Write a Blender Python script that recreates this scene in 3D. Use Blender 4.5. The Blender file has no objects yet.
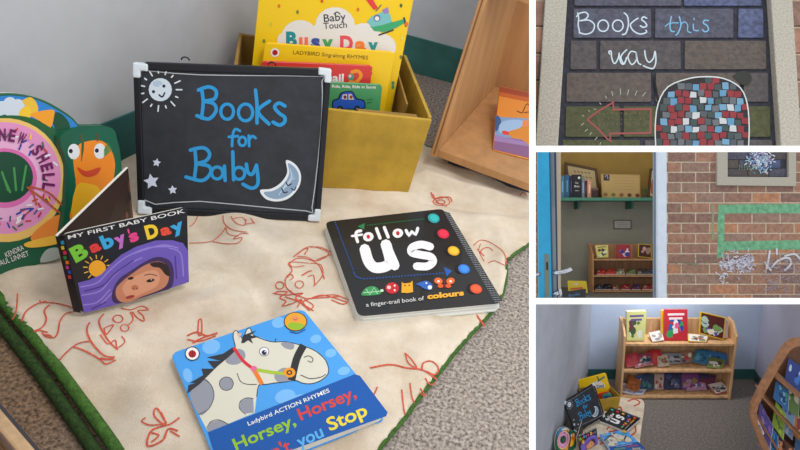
import bpy, math, random
from mathutils import Matrix, Vector
C = bpy.context.scene.collection
F, PP = 640.0, (480.0, 225.0)
rnd = random.Random(7)

# ------------------------------------------------------------------ materials
def lin(c):
    c = c / 255.0
    return c / 12.92 if c <= .04045 else ((c + .055) / 1.055) ** 2.4
MATS = {}
def mat(rgb, rough=.6, noise=0.0, scale=40, bump=0.0, metal=0.0, c2=None, kind='noise', coat=0.0):
    key = (tuple(rgb), rough, noise, scale, bump, metal, c2, kind, coat)
    if key in MATS: return MATS[key]
    m = bpy.data.materials.new('surface_%d_%d_%d' % tuple(int(v) for v in rgb)); m.use_nodes = True
    nt = m.node_tree; b = nt.nodes['Principled BSDF']
    col = [lin(v) for v in rgb] + [1]
    b.inputs['Base Color'].default_value = col
    b.inputs['Roughness'].default_value = rough
    b.inputs['Metallic'].default_value = metal
    b.inputs['Coat Weight'].default_value = coat
    if metal == 0: b.inputs['Specular IOR Level'].default_value = .35
    if noise or bump or c2:
        tc = nt.nodes.new('ShaderNodeTexCoord')
        if kind == 'wood':
            mp = nt.nodes.new('ShaderNodeMapping'); mp.inputs['Scale'].default_value = (1, 1, .12)
            nt.links.new(tc.outputs['Object'], mp.inputs['Vector']); src = mp.outputs['Vector']
        else: src = tc.outputs['Object']
        n = nt.nodes.new('ShaderNodeTexNoise'); n.inputs['Scale'].default_value = scale
        n.inputs['Detail'].default_value = 6; n.inputs['Roughness'].default_value = .65
        nt.links.new(src, n.inputs['Vector'])
        r = nt.nodes.new('ShaderNodeValToRGB')
        r.color_ramp.elements[0].position = .36; r.color_ramp.elements[1].position = .64
        a2 = c2 if c2 else tuple(min(255, v * (1 + noise)) for v in rgb)
        a1 = rgb if c2 else tuple(v * (1 - noise) for v in rgb)
        r.color_ramp.elements[0].color = [lin(v) for v in a1] + [1]
        r.color_ramp.elements[1].color = [lin(v) for v in a2] + [1]
        nt.links.new(n.outputs['Fac'], r.inputs['Fac']); nt.links.new(r.outputs['Color'], b.inputs['Base Color'])
        if bump:
            bp = nt.nodes.new('ShaderNodeBump'); bp.inputs['Strength'].default_value = bump
            bp.inputs['Distance'].default_value = .004
            nt.links.new(n.outputs['Fac'], bp.inputs['Height']); nt.links.new(bp.outputs['Normal'], b.inputs['Normal'])
    MATS[key] = m
    return m
def wood(rgb=(196, 152, 104), k=.1): return mat(rgb, .5, k, 26, .05, kind='wood')

# ------------------------------------------------------------------ the four sets and the one camera
def rot(pitch, roll):
    p, r = math.radians(pitch), math.radians(roll)
    fwd = Vector((0, math.cos(p), -math.sin(p))); right = Vector((1, 0, 0)); down = fwd.cross(right)
    r2 = right * math.cos(r) + down * math.sin(r); d2 = down * math.cos(r) - right * math.sin(r)
    return Matrix((r2, d2, fwd)).transposed()
WC = Matrix(((1, 0, 0, 0), (0, 0, 1, 0), (0, -1, 0, 1.5), (0, 0, 0, 1)))
G = Matrix.Identity(4)
class Place:
    def __init__(s, pitch, roll, h, window):
        s.R = rot(pitch, roll); s.t = Vector((0, 0, h)); s.window = window
        s.M = WC @ s.R.transposed().to_4x4() @ Matrix.Translation(-s.t)
    def ray(s, p): return s.R @ Vector(((p[0] - PP[0]) / F, (p[1] - PP[1]) / F, 1))
    def floor(s, p, z=0.0):
        d = s.ray(p); return s.t + d * ((z - s.t.z) / d.z)
    def on(s, p, o, n):
        d = s.ray(p); return s.t + d * ((o - s.t).dot(n) / d.dot(n))
    def deep(s, p, y):
        d = s.ray(p); return s.t + d * (y / d.y)
BIG = 1e5
A = Place(35, -16, .75, (-BIG, 532.5, -BIG, BIG))       # the rug corner with the books
B = Place(-23, 0, 1.3, (532.5, BIG, -BIG, 149))         # the chalked blind window
D = Place(0, 0, .975, (532.5, BIG, -BIG, 301))           # the doorway and brick wall
E = Place(16, 0, 2.99, (532.5, BIG, 301, BIG))           # the reading corner
MAIN_LEVEL = True
if MAIN_LEVEL:
    G = A.M.inverted()
for s in (A, B, D, E): s.M = G @ s.M

class Frame:
    """a local frame inside a set: x right, y up the face (or depth), z out of the face (or up)"""
    def __init__(s, pl, o, ex, ey):
        s.pl = pl; s.o = o; s.ex = ex.normalized(); s.n = s.ex.cross(ey).normalized(); s.ey = s.n.cross(s.ex)
        s.L = Matrix((s.ex, s.ey, s.n)).transposed().to_4x4(); s.L.translation = o
        s.M = pl.M @ s.L
    def uv(s, p, off=0.0):
        q = s.pl.on(p, s.o + s.n * off, s.n) - s.o
        return (q.dot(s.ex), q.dot(s.ey))
    def pt(s, v):
        q = v - s.o; return Vector((q.dot(s.ex), q.dot(s.ey), q.dot(s.n)))
def lean_frame(pl, bl, br, z, lean, mid=True):
    a, b = pl.floor(bl, z), pl.floor(br, z)
    return face_at(pl, a, b, lean, mid)
def face_at(pl, a, b, lean, mid=True):
    ex = (b - a).normalized(); back = Vector((-ex.y, ex.x, 0)).normalized()
    l = math.radians(lean); ey = Vector((0, 0, 1)) * math.cos(l) + back * math.sin(l)
    return Frame(pl, (a + b) / 2 if mid else a, ex, ey)
def flat_frame(pl, o, yaw=0):
    y = math.radians(yaw); return Frame(pl, Vector(o), Vector((math.cos(y), math.sin(y), 0)), Vector((-math.sin(y), math.cos(y), 0)))

# ------------------------------------------------------------------ mesh building
class MB:
    def __init__(s): s.v = []; s.f = []; s.mi = []; s.mats = []
    def m(s, mt):
        if mt not in s.mats: s.mats.append(mt)
        return s.mats.index(mt)
    def add(s, vs, fs, mt):
        k = len(s.v); i = s.m(mt); s.v += [tuple(v) for v in vs]
        for f in fs: s.f.append([k + j for j in f]); s.mi.append(i)
    def box(s, x0, y0, z0, x1, y1, z1, mt):
        s.add([(x0, y0, z0), (x1, y0, z0), (x1, y1, z0), (x0, y1, z0), (x0, y0, z1), (x1, y0, z1), (x1, y1, z1), (x0, y1, z1)],
              [(3, 2, 1, 0), (4, 5, 6, 7), (0, 1, 5, 4), (1, 2, 6, 5), (2, 3, 7, 6), (3, 0, 4, 7)], mt)
    def prism(s, pts, z0, z1, mt, T=None):
        n = len(pts); T = T or (lambda x, y, z: (x, y, z))
        s.add([T(x, y, z0) for x, y in pts] + [T(x, y, z1) for x, y in pts],
              [list(range(n))[::-1], [n + i for i in range(n)]] + [(i, (i + 1) % n, n + (i + 1) % n, n + i) for i in range(n)], mt)
    def tube(s, pts, r, mt, k=8, r2=None):
        pts = [Vector(p) for p in pts]; n = len(pts); vs = []
        up = Vector((0.123, .37, .9)).normalized()
        for i, p in enumerate(pts):
            d = (pts[min(i + 1, n - 1)] - pts[max(i - 1, 0)]).normalized()
            a = d.cross(up).normalized(); b = d.cross(a)
            rr = r if r2 is None else r + (r2 - r) * i / (n - 1)
            for j in range(k):
                t = 2 * math.pi * j / k; vs.append(p + a * math.cos(t) * rr + b * math.sin(t) * rr)
        fs = [(i * k + j, i * k + (j + 1) % k, (i + 1) * k + (j + 1) % k, (i + 1) * k + j) for i in range(n - 1) for j in range(k)]
        fs += [list(range(k))[::-1], [(n - 1) * k + j for j in range(k)]]
        s.add(vs, fs, mt)
def smooth(pts, n=5, closed=False):
    pts = [tuple(p) for p in pts]; out = []; N = len(pts)
    if N < 3: return pts
    rng = range(N) if closed else range(N - 1)
    for i in rng:
        g = (lambda j: pts[j % N]) if closed else (lambda j: pts[min(max(j, 0), N - 1)])
        p0, p1, p2, p3 = g(i - 1), g(i), g(i + 1), g(i + 2)
        for k in range(n):
            t = k / n
            out.append(tuple(.5 * (2 * b + (c - a) * t + (2 * a - 5 * b + 4 * c - d) * t * t + (3 * b - a - 3 * c + d) * t ** 3) for a, b, c, d in zip(p0, p1, p2, p3)))
    if not closed: out.append(pts[-1])
    return out
def rounded(q, r, n=4):
    out = []; N = len(q)
    for i in range(N):
        p = Vector(q[i]); a = Vector(q[i - 1]); b = Vector(q[(i + 1) % N])
        da = (a - p); db = (b - p); rr = min(r, da.length * .45, db.length * .45)
        s0 = p + da.normalized() * rr; s1 = p + db.normalized() * rr
        for k in range(n + 1):
            t = k / n; out.append(tuple(s0 * (1 - t) ** 2 + p * 2 * t * (1 - t) + s1 * t * t))
    return out
_H = {}
def text_mesh(body, bold):
    key = (body, bold)
    if key in _H: return _H[key]
    cu = bpy.data.curves.new('lettering', 'FONT'); cu.body = body; cu.size = 1; cu.offset = bold; cu.resolution_u = 3
    o = bpy.data.objects.new('lettering', cu); me = bpy.data.meshes.new_from_object(o)
    vs = [(v.co.x, v.co.y) for v in me.vertices]; fs = [list(p.vertices) for p in me.polygons]
    bpy.data.objects.remove(o); bpy.data.curves.remove(cu); bpy.data.meshes.remove(me)
    _H[key] = (vs, fs); return _H[key]
class Art(MB):
    """flat coloured shapes printed on a face; conv turns drawing points into face points"""
    def __init__(s, conv, z0=.0004, dz=.00002, rough=.45, coat=0.0):
        super().__init__(); s.conv = conv; s.z = z0; s.dz = dz; s.rough = rough; s.coat = coat
    def c(s, col): return mat(col, s.rough, coat=s.coat) if isinstance(col, tuple) else col
    def step(s): s.z += s.dz; return s.z
    def poly(s, pts, col, sm=0, raw=False):
        if sm: pts = smooth(pts, sm, True)
        z = s.step(); q = [p if raw else s.conv(p) for p in pts]
        s.add([(x, y, z) for x, y in q], [list(range(len(q)))], s.c(col))
    def ell(s, c, rx, ry, col, a=0, n=18):
        ca, sa = math.cos(math.radians(a)), math.sin(math.radians(a))
        s.poly([(c[0] + rx * math.cos(t) * ca - ry * math.sin(t) * sa, c[1] + rx * math.cos(t) * sa + ry * math.sin(t) * ca) for t in [2 * math.pi * i / n for i in range(n)]], col)
    def line(s, pts, w, col, sm=4, closed=False, cap=True):
        pts = [tuple(p) for p in pts]
        if closed: pts = pts + [pts[0]]
        if sm and len(pts) > 2: pts = smooth(pts, sm)
        z = s.step(); m = s.c(col); L = []; R = []
        for i, p in enumerate(pts):
            a = pts[max(i - 1, 0)]; b = pts[min(i + 1, len(pts) - 1)]
            dx, dy = b[0] - a[0], b[1] - a[1]; l = math.hypot(dx, dy) or 1
            nx, ny = -dy / l * w / 2, dx / l * w / 2
            L.append(s.conv((p[0] + nx, p[1] + ny))); R.append(s.conv((p[0] - nx, p[1] - ny)))
        n = len(pts)
        s.add([(x, y, z) for x, y in L + R], [(i, i + 1, n + i + 1, n + i) for i in range(n - 1)], m)
        if cap and w > .8:
            for p in ((pts[0], pts[-1]) if math.dist(pts[0], pts[-1]) > .01 else (pts[0],)):
                q = [s.conv((p[0] + w / 2 * math.cos(t), p[1] + w / 2 * math.sin(t))) for t in [i * math.pi / 4 for i in range(8)]]
                s.add([(x, y, z + s.dz * .4) for x, y in q], [list(range(8))], m)
    def dash(s, a, b, n, w, col, fill=.55):
        for i in range(n):
            if i: s.z -= s.dz
            t0, t1 = i / n, (i + fill) / n
            s.line([(a[0] + (b[0] - a[0]) * t, a[1] + (b[1] - a[1]) * t) for t in (t0, t1)], w, col, 0, cap=False)
    def text(s, body, bl, br, h, col, bold=.01, up=None):
        vs, fs = text_mesh(body, bold)
        if not vs: return
        x0 = min(v[0] for v in vs); x1 = max(v[0] for v in vs); cap = .729
        dx, dy = br[0] - bl[0], br[1] - bl[1]
        if up is None:
            l = math.hypot(dx, dy); sgn = getattr(s, 'sgn', -1); up = (-sgn * dy / l, sgn * dx / l)
        z = s.step(); k = 1 / (x1 - x0)
        q = [s.conv((bl[0] + dx * (x - x0) * k + up[0] * h * y / cap, bl[1] + dy * (x - x0) * k + up[1] * h * y / cap)) for x, y in vs]
        s.add([(x, y, z) for x, y in q], fs, s.c(col))
def Z(scale, ox, oy):
    def f(p): return (p[0] / scale + ox, p[1] / scale + oy)
    return f
ALL = []
def link(name, mb, parent=None, M=None, pl=None, bevel=0, shade=False, seg=2):
    me = bpy.data.meshes.new(name); me.from_pydata(mb.v, [], mb.f); me.update()
    for m in mb.mats: me.materials.append(m)
    me.polygons.foreach_set('material_index', mb.mi)
    if shade: me.polygons.foreach_set('use_smooth', [True] * len(me.polygons))
    o = bpy.data.objects.new(name, me); C.objects.link(o)
    if parent is not None: o.parent = parent
    if M is not None: o.matrix_world = M
    if bevel:
        b = o.modifiers.new('bevel', 'BEVEL'); b.width = bevel; b.segments = seg; b.limit_method = 'ANGLE'; b.angle_limit = .6
    ALL.append((o, pl)); return o
def tag(o, label, cat, group=None):
    o['label'] = label; o['category'] = cat
    if group: o['group'] = group
    return o
def thing(name, fr, label, cat, group=None):
    o = bpy.data.objects.new(name, None); C.objects.link(o); o.empty_display_size = .05
    o.matrix_world = fr.M; o['set'] = 0; del o['set']
    PL[o] = fr.pl
    return tag(o, label, cat, group)
PL = {}
def part(name, mb, parent, bevel=0, shade=False, label=None, seg=2):
    top = parent
    while top.parent: top = top.parent
    o = link(name, mb, parent, None, PL.get(top), bevel, shade, seg)
    if label: o['label'] = label
    return o
def struct(name, mb, fr, bevel=0, shade=False):
    o = link(name, mb, None, fr.M, fr.pl, bevel, shade); o['kind'] = 'structure'; return o
def clone(root, M, label, pl, group=None):
    r = root.copy(); C.objects.link(r); r.matrix_world = M; r['label'] = label
    if group: r['group'] = group
    elif 'group' in r: del r['group']
    PL[r] = pl
    for ch in list(root.children):
        c = ch.copy(); C.objects.link(c); c.parent = r; ALL.append((c, pl))
        for g in ch.children:
            d = g.copy(); C.objects.link(d); d.parent = c; ALL.append((d, pl))
    return r

BLACK = (22, 22, 26); WHITE = (240, 240, 240)
PAGE = (226, 224, 216)
def book(fr, name, label, outline, thick, cover, group=None, spine=None, bev=.0012, pages=PAGE, ct=.0018, cat='book'):
    """a board book: front face at z=0, body behind it"""
    t = thing(name, fr, label, cat, group)
    m = MB(); m.prism(outline, -ct, 0, mat(cover, .4, coat=.15)); part('front_cover', m, t, bev)
    cx = sum(p[0] for p in outline) / len(outline); cy = sum(p[1] for p in outline) / len(outline)
    inn = [(cx + (x - cx) * .985, cy + (y - cy) * .985) for x, y in outline]
    m = MB(); m.prism(inn, -thick + ct, -ct, mat(pages, .8)); part('page_block', m, t)
    m = MB(); m.prism(outline, -thick, -thick + ct, mat(spine or cover, .5)); part('back_cover', m, t, bev)
    return t

# =================================================================== SET A: rug corner
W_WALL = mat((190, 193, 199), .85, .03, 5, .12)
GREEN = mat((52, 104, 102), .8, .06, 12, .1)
fr0 = flat_frame(A, (0, 0, 0))
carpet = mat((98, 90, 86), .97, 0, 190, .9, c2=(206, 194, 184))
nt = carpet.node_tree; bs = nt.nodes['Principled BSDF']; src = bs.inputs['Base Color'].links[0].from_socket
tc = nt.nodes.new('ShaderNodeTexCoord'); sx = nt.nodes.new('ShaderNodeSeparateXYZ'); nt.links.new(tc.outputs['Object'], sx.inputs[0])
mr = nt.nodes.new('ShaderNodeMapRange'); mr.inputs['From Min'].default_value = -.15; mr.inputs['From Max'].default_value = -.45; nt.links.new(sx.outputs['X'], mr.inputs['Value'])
mx = nt.nodes.new('ShaderNodeMix'); mx.data_type = 'RGBA'; mx.blend_type = 'MULTIPLY'; nt.links.new(mr.outputs[0], mx.inputs[0]); nt.links.new(src, mx.inputs[6]); mx.inputs[7].default_value = (.62, .46, .32, 1)  # browner towards the left, with the shade there multiplied into the carpet colour
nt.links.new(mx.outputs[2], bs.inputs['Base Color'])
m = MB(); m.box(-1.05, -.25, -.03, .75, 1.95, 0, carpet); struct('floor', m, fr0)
XW = -.69
# left wall and its painted band, back wall and its band
wl_ = flat_frame(A, (-.674, .946, 0), -14.0)
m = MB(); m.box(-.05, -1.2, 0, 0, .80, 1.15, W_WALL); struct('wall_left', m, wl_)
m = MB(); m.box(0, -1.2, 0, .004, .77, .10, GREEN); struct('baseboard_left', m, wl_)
bw = flat_frame(A, (-.50, 1.70, 0), 2.5)
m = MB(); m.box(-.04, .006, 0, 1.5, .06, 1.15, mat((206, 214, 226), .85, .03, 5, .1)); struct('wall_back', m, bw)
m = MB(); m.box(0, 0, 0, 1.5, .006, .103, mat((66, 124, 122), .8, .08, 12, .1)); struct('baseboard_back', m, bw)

# ---- rug
rug_px = [(-60, 285), (-45, 225), (60, 150), (200, 120), (330, 125), (415, 145), (440, 156), (470, 164), (500, 177), (515, 190), (545, 206), (548, 238), (530, 246), (514, 257), (504, 266), (505, 280),
          (501, 299), (487, 320), (470, 338), (453, 357), (437, 378), (417, 403), (403, 423), (382, 448), (350, 490), (250, 540), (150, 510), (108, 447), (76, 402), (45, 360), (0, 306), (-30, 290)]
poly = [tuple(A.floor(p)[:2]) for p in rug_px]
folds = [((205, 240), (270, 312), .035, -.012), ((232, 226), (300, 300), .05, .012), ((30, 330), (110, 345), .04, .012), ((90, 330), (180, 440), .05, .011), ((140, 305), (120, 420), .03, -.008),
         ((160, 318), (225, 296), .03, .008), ((425, 180), (530, 212), .02, .012), ((430, 166), (500, 186), .012, .004), ((430, 205), (520, 222), .016, -.008), ((480, 228), (530, 226), .03, .012),
         ((300, 320), (345, 380), .03, .009), ((340, 350), (430, 330), .035, .010), ((20, 285), (70, 340), .04, .010), ((60, 345), (100, 410), .03, -.006), ((200, 250), (290, 262), .04, .004), ((500, 240), (500, 300), .02, .008)]
FL = [(A.floor(a), A.floor(b), w, h) for a, b, w, h in folds]
def segd(p, a, b):
    ax, ay = a[0], a[1]; dx, dy = b[0] - ax, b[1] - ay
    t = max(0, min(1, ((p[0] - ax) * dx + (p[1] - ay) * dy) / (dx * dx + dy * dy)))
    return math.hypot(p[0] - ax - t * dx, p[1] - ay - t * dy)
def rz(x, y):
    z = .012
    for a, b, w, h in FL:
        d = segd((x, y), a, b) / w
        if d < 2.6: z += h * math.exp(-d * d)
    dd = segd((x, y), (-.515, .566), (-.40, .70)) / .05
    if dd < 2: z = .012 + (z - .012) * (1 - math.exp(-dd * dd) * .95)
    z += .0012 * math.sin(x * 61 + y * 23) + .001 * math.sin(y * 71 - x * 33)
    return max(z, .004)
def inside(p, P):
    c = False; j = len(P) - 1
    for i in range(len(P)):
        if (P[i][1] > p[1]) != (P[j][1] > p[1]) and p[0] < (P[j][0] - P[i][0]) * (p[1] - P[i][1]) / (P[j][1] - P[i][1]) + P[i][0]: c = not c
        j = i
    return c
def near(p, P):
    best = None
    for i in range(len(P)):
        a, b = P[i], P[(i + 1) % len(P)]; dx, dy = b[0] - a[0], b[1] - a[1]
        t = max(0, min(1, ((p[0] - a[0]) * dx + (p[1] - a[1]) * dy) / (dx * dx + dy * dy)))
        q = (a[0] + t * dx, a[1] + t * dy); d = math.hypot(p[0] - q[0], p[1] - q[1])
        if best is None or d < best[0]: best = (d, q)
    return best[1]
def draped(P, zf, step, mt, thick=.004):
    x0 = min(p[0] for p in P); x1 = max(p[0] for p in P); y0 = min(p[1] for p in P); y1 = max(p[1] for p in P)
    nx, ny = int((x1 - x0) / step) + 2, int((y1 - y0) / step) + 2
    ins = [[inside((x0 + i * step, y0 + j * step), P) for j in range(ny)] for i in range(nx)]
    idx = {}; m = MB(); vs = []; fs = []
    def vid(i, j):
        if (i, j) not in idx:
            p = (x0 + i * step, y0 + j * step)
            edge = not ins[i][j]
            if edge: p = near(p, P)
            idx[(i, j)] = len(vs); vs.append((p[0], p[1], .002 + (zf(*p) - .004) * .6 if edge else zf(*p)))
        return idx[(i, j)]
    for i in range(nx - 1):
        for j in range(ny - 1):
            if sum((ins[i][j], ins[i + 1][j], ins[i + 1][j + 1], ins[i][j + 1])) >= 1:
                fs.append((vid(i, j), vid(i + 1, j), vid(i + 1, j + 1), vid(i, j + 1)))
    m.add(vs, fs, mt); return m
FLEECE = mat((208, 190, 165), .98, 0, 9, 0, c2=(236, 224, 205))
nt = FLEECE.node_tree; n2 = nt.nodes.new('ShaderNodeTexNoise'); n2.inputs['Scale'].default_value = 260; n2.inputs['Detail'].default_value = 4
bp = nt.nodes.new('ShaderNodeBump'); bp.inputs['Strength'].default_value = .55; bp.inputs['Distance'].default_value = .003
nt.links.new(n2.outputs['Fac'], bp.inputs['Height']); nt.links.new(bp.outputs['Normal'], nt.nodes['Principled BSDF'].inputs['Normal'])
nt.nodes['Principled BSDF'].inputs['Sheen Weight'].default_value = .25
rug = thing('rug', fr0, 'cream fleece rug with red line drawings and green stitched border, under the large picture books', 'rug')
rf = flat_frame(A, poly[0] + (0,))
part('fleece', draped(poly, rz, .007, FLEECE), rug, shade=True)
bd = MB(); P3 = []
for i in range(len(poly)):
    a, b = poly[i], poly[(i + 1) % len(poly)]; n = max(2, int(math.hypot(b[0] - a[0], b[1] - a[1]) / .01))
    for k in range(n): P3.append((a[0] + (b[0] - a[0]) * k / n, a[1] + (b[1] - a[1]) * k / n))
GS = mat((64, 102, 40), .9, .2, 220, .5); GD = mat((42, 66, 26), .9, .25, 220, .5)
right = []
for p in P3 + [P3[0]]: right.append((p[0], p[1], .004 + (rz(*p) - .004) * .6))
bd.tube(right, .0035, GS, 6); part('stitched_border', bd, rug, shade=True)
# left border folded over thick and double
lb = [(-45, 268), (-20, 290), (0, 310), (45, 365), (76, 407), (108, 452), (140, 500)]
lp = smooth([A.floor(p)[:] for p in lb], 8)
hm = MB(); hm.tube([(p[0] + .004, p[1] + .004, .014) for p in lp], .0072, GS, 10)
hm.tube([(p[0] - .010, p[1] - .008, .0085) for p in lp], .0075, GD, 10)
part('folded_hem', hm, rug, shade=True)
RED = mat((204, 92, 70), .9, .12, 300)
def draw(pts, w=1.3, sm=5, z=lambda p: p, closed=False):
    pts = [z(p) for p in pts]
    if closed: pts = pts + [pts[0]]
    q = smooth(pts, sm) if len(pts) > 2 else [tuple(pts[0] + (Vector(pts[1]) - Vector(pts[0])) * t) if False else tuple(Vector(pts[0]).lerp(Vector(pts[1]), t)) for t in [i / 6 for i in range(7)]]
    P = []
    for p in q:
        g = A.floor(p)
        for _ in range(3): g = A.floor(p, rz(g.x, g.y))
        P.append(Vector((g.x, g.y, rz(g.x, g.y) + .0011)))
    L = []; R = []; half = w * .0007
    for i, p in enumerate(P):
        d = P[min(i + 1, len(P) - 1)] - P[max(i - 1, 0)]; nrm = Vector((-d.y, d.x, 0)).normalized() * half if d.length > 1e-9 else Vector((half, 0, 0))
        L.append(p + nrm); R.append(p - nrm)
    n = len(P); pr.add(L + R, [(i, i + 1, n + i + 1, n + i) for i in range(n - 1)], RED)
pr = MB()
def ring(c, rx, ry, w=1.2, z=lambda p: p): draw([(c[0] + rx * math.cos(t), c[1] + ry * math.sin(t)) for t in [i * math.pi / 4 for i in range(8)]], w, 4, z, True)
z1 = Z(5, 0, 290)
draw([(110, 160), (130, 110), (190, 70), (250, 65), (330, 80), (400, 105)], 1.6, 5, z1); draw([(200, 52), (205, 65), (225, 58), (240, 68)], 1.2, 5, z1)
draw([(250, 75), (222, 105), (232, 150), (210, 190), (160, 212), (200, 205), (240, 215)], 1.6, 5, z1)
draw([(210, 215), (230, 235), (270, 240), (290, 215), (300, 160), (330, 120), (370, 112)], 1.4, 5, z1); draw([(215, 225), (245, 228), (260, 240)], 1.8, 5, z1)
draw([(280, 375), (330, 315), (390, 270), (450, 258)], 1.5, 5, z1); draw([(370, 285), (430, 305), (500, 345), (530, 370), (580, 350)], 1.6, 5, z1)
draw([(450, 165), (435, 200), (450, 250), (490, 300), (530, 330), (575, 335)], 1.6, 5, z1); draw([(500, 340), (540, 345), (570, 345)], 2, 5, z1)
draw([(60, 150), (75, 130), (85, 80), (88, 20)], 1.2, 5, z1)
part('printed_figure', pr, rug, label='red outline drawing printed on the fleece'); pr = MB()
z2 = Z(2.644, 0, 280)
draw([(275, 90), (262, 110), (270, 135), (290, 165), (312, 185)], 1.5, 5, z2); ring((312, 104), 13, 10, 1.3, z2); ring((330, 128), 11, 9, 1.1, z2)
draw([(275, 130), (300, 120), (282, 145), (275, 130)], 1.3, 5, z2); draw([(345, 85), (352, 105), (340, 120)], 1.3, 5, z2)
draw([(320, 75), (345, 80), (375, 70), (392, 80), (365, 82), (378, 95), (380, 110), (362, 100), (350, 85)], 1.3, 5, z2)
draw([(265, 145), (285, 170), (305, 160), (310, 180), (330, 165), (322, 150)], 1.2, 5, z2)
part('printed_figure', pr, rug, label='red outline drawing printed on the fleece'); pr = MB()
z3 = Z(4.089, 160, 200)
draw([(120, 110), (140, 95), (155, 65)], 1, 5, z3); draw([(258, 65), (262, 95), (290, 120), (330, 130), (355, 132)], 1.3, 5, z3)
draw([(290, 68), (310, 95), (345, 105), (352, 80)], 1.1, 5, z3); draw([(345, 100), (380, 95), (370, 75), (388, 100)], 1.1, 5, z3); draw([(300, 78), (335, 72), (350, 88)], 1, 5, z3)
draw([(270, 112), (245, 145), (205, 172), (120, 178)], 1.2, 5, z3); draw([(215, 172), (270, 180), (320, 175), (335, 155), (300, 160), (330, 140), (362, 138)], 1.2, 5, z3); draw([(270, 115), (280, 140), (320, 150)], 1, 5, z3)
draw([(545, 235), (600, 195), (650, 198), (690, 222), (640, 250), (600, 235), (560, 232)], 1.3, 5, z3); draw([(560, 225), (585, 205), (605, 200), (590, 225)], 1.3, 5, z3)
draw([(525, 265), (560, 240), (610, 245), (650, 270), (672, 325)], 1.3, 5, z3); draw([(525, 265), (540, 290), (515, 320), (515, 355), (545, 385), (600, 405)], 1.4, 5, z3)
ring((570, 347), 17, 15, 1.1, z3); draw([(520, 318), (535, 305), (545, 318), (530, 330)], 1.1, 5, z3); draw([(580, 310), (605, 295), (620, 290)], 1.8, 5, z3); draw([(605, 315), (628, 310), (632, 350)], 1.2, 5, z3)
draw([(530, 370), (550, 385), (572, 383)], 1.2, 5, z3); ring((490, 350), 17, 15, 1.3, z3)
draw([(465, 385), (485, 375), (520, 378), (490, 400), (515, 415), (500, 435), (540, 425), (575, 410), (560, 440)], 1.5, 5, z3); draw([(575, 405), (600, 440), (620, 445), (625, 430), (590, 408)], 1.3, 5, z3)
draw([(600, 405), (680, 400), (736, 395)], 1.6, 5, z3); draw([(610, 260), (530, 255), (545, 275), (590, 270)], 1, 5, z3); draw([(640, 245), (700, 225), (736, 222)], 1.1, 5, z3)
part('printed_figure', pr, rug, label='red outline drawing printed on the fleece'); pr = MB()
z4 = Z(2.813, 310, 180)
ring((370, 60), 24, 13, 1.6, z4); ring((368, 60), 13, 7, 1.8, z4); draw([(340, 35), (350, 50), (390, 48), (400, 60)], 2, 5, z4); draw([(345, 40), (365, 65), (385, 75)], 1.8, 5, z4)
draw([(460, 185), (480, 170), (510, 178), (545, 205), (550, 240), (520, 228), (500, 235)], 1.3, 5, z4); draw([(470, 195), (490, 215), (480, 200), (500, 190), (515, 200)], 1.3, 5, z4); draw([(480, 180), (475, 200), (490, 230)], 1.1, 5, z4)
draw([(0, 190), (30, 190), (60, 205)], 1.2, 5, z4); draw([(0, 235), (30, 240), (35, 270), (10, 300)], 1.2, 5, z4); draw([(0, 335), (30, 325), (60, 330), (90, 340), (105, 345), (90, 350), (60, 338)], 1.6, 5, z4)
draw([(590, 45), (600, 35), (612, 48)], 1.6, 5, z4); draw([(470, 385), (480, 400), (490, 415)], 1.3, 5, z4)
part('printed_figure', pr, rug, label='red outline drawing printed on the fleece'); pr = MB()
z5 = Z(3, 370, 300)
draw([(0, 205), (60, 195), (110, 205), (160, 212), (200, 240)], 2.2, 5, z5); draw([(105, 160), (125, 180), (140, 205), (115, 190), (105, 160)], 1.6, 5, z5); draw([(155, 210), (160, 190), (185, 185), (205, 205), (195, 225), (170, 215)], 1.8, 5, z5)
draw([(95, 270), (100, 320), (105, 345)], 1.5, 5, z5); draw([(120, 250), (125, 290), (133, 310)], 1.5, 5, z5); draw([(150, 265), (165, 290), (150, 280)], 1.5, 5, z5); draw([(165, 235), (180, 255), (195, 250)], 1.5, 5, z5); draw([(12, 285), (22, 262)], 1.6, 5, z5); draw([(320, 45), (345, 80)], 1.5, 5, z5)
part('printed_figure', pr, rug, label='red outline drawing printed on the fleece'); pr = MB()
z6 = Z(2.812, 150, 290)
draw([(345, 10), (385, 15), (430, 10), (410, 25), (460, 60)], 1.6, 5, z6); draw([(380, 20), (420, 35), (450, 60), (430, 35), (470, 20), (520, 15), (560, 30)], 1.5, 5, z6); draw([(105, 130), (130, 120), (160, 130), (190, 122), (150, 135), (120, 150)], 2.2, 5, z6); draw([(137, 85), (145, 85), (145, 125), (135, 125), (137, 85)], 1.4, 3, z6); draw([(105, 140), (140, 145), (185, 130)], 1.8, 5, z6)
part('printed_figure', pr, rug, label='red outline drawing printed on the fleece'); pr = MB()
z7 = Z(2.644, 0, 280)
draw([(440, 380), (415, 340), (408, 360), (440, 385), (475, 365)], 1.5, 5, z7); draw([(440, 385), (400, 400), (390, 440), (430, 425), (445, 395), (470, 400)], 1.8, 5, z7); draw([(440, 380), (400, 385), (375, 375), (385, 365)], 1.3, 5, z7); draw([(400, 405), (420, 412), (400, 430)], 1.5, 5, z7); draw([(425, 350), (435, 370)], 1.5, 5, z7); draw([(450, 400), (475, 415)], 1.5, 5, z7)
part('printed_figure', pr, rug, label='red outline drawing printed on the fleece')

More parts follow.
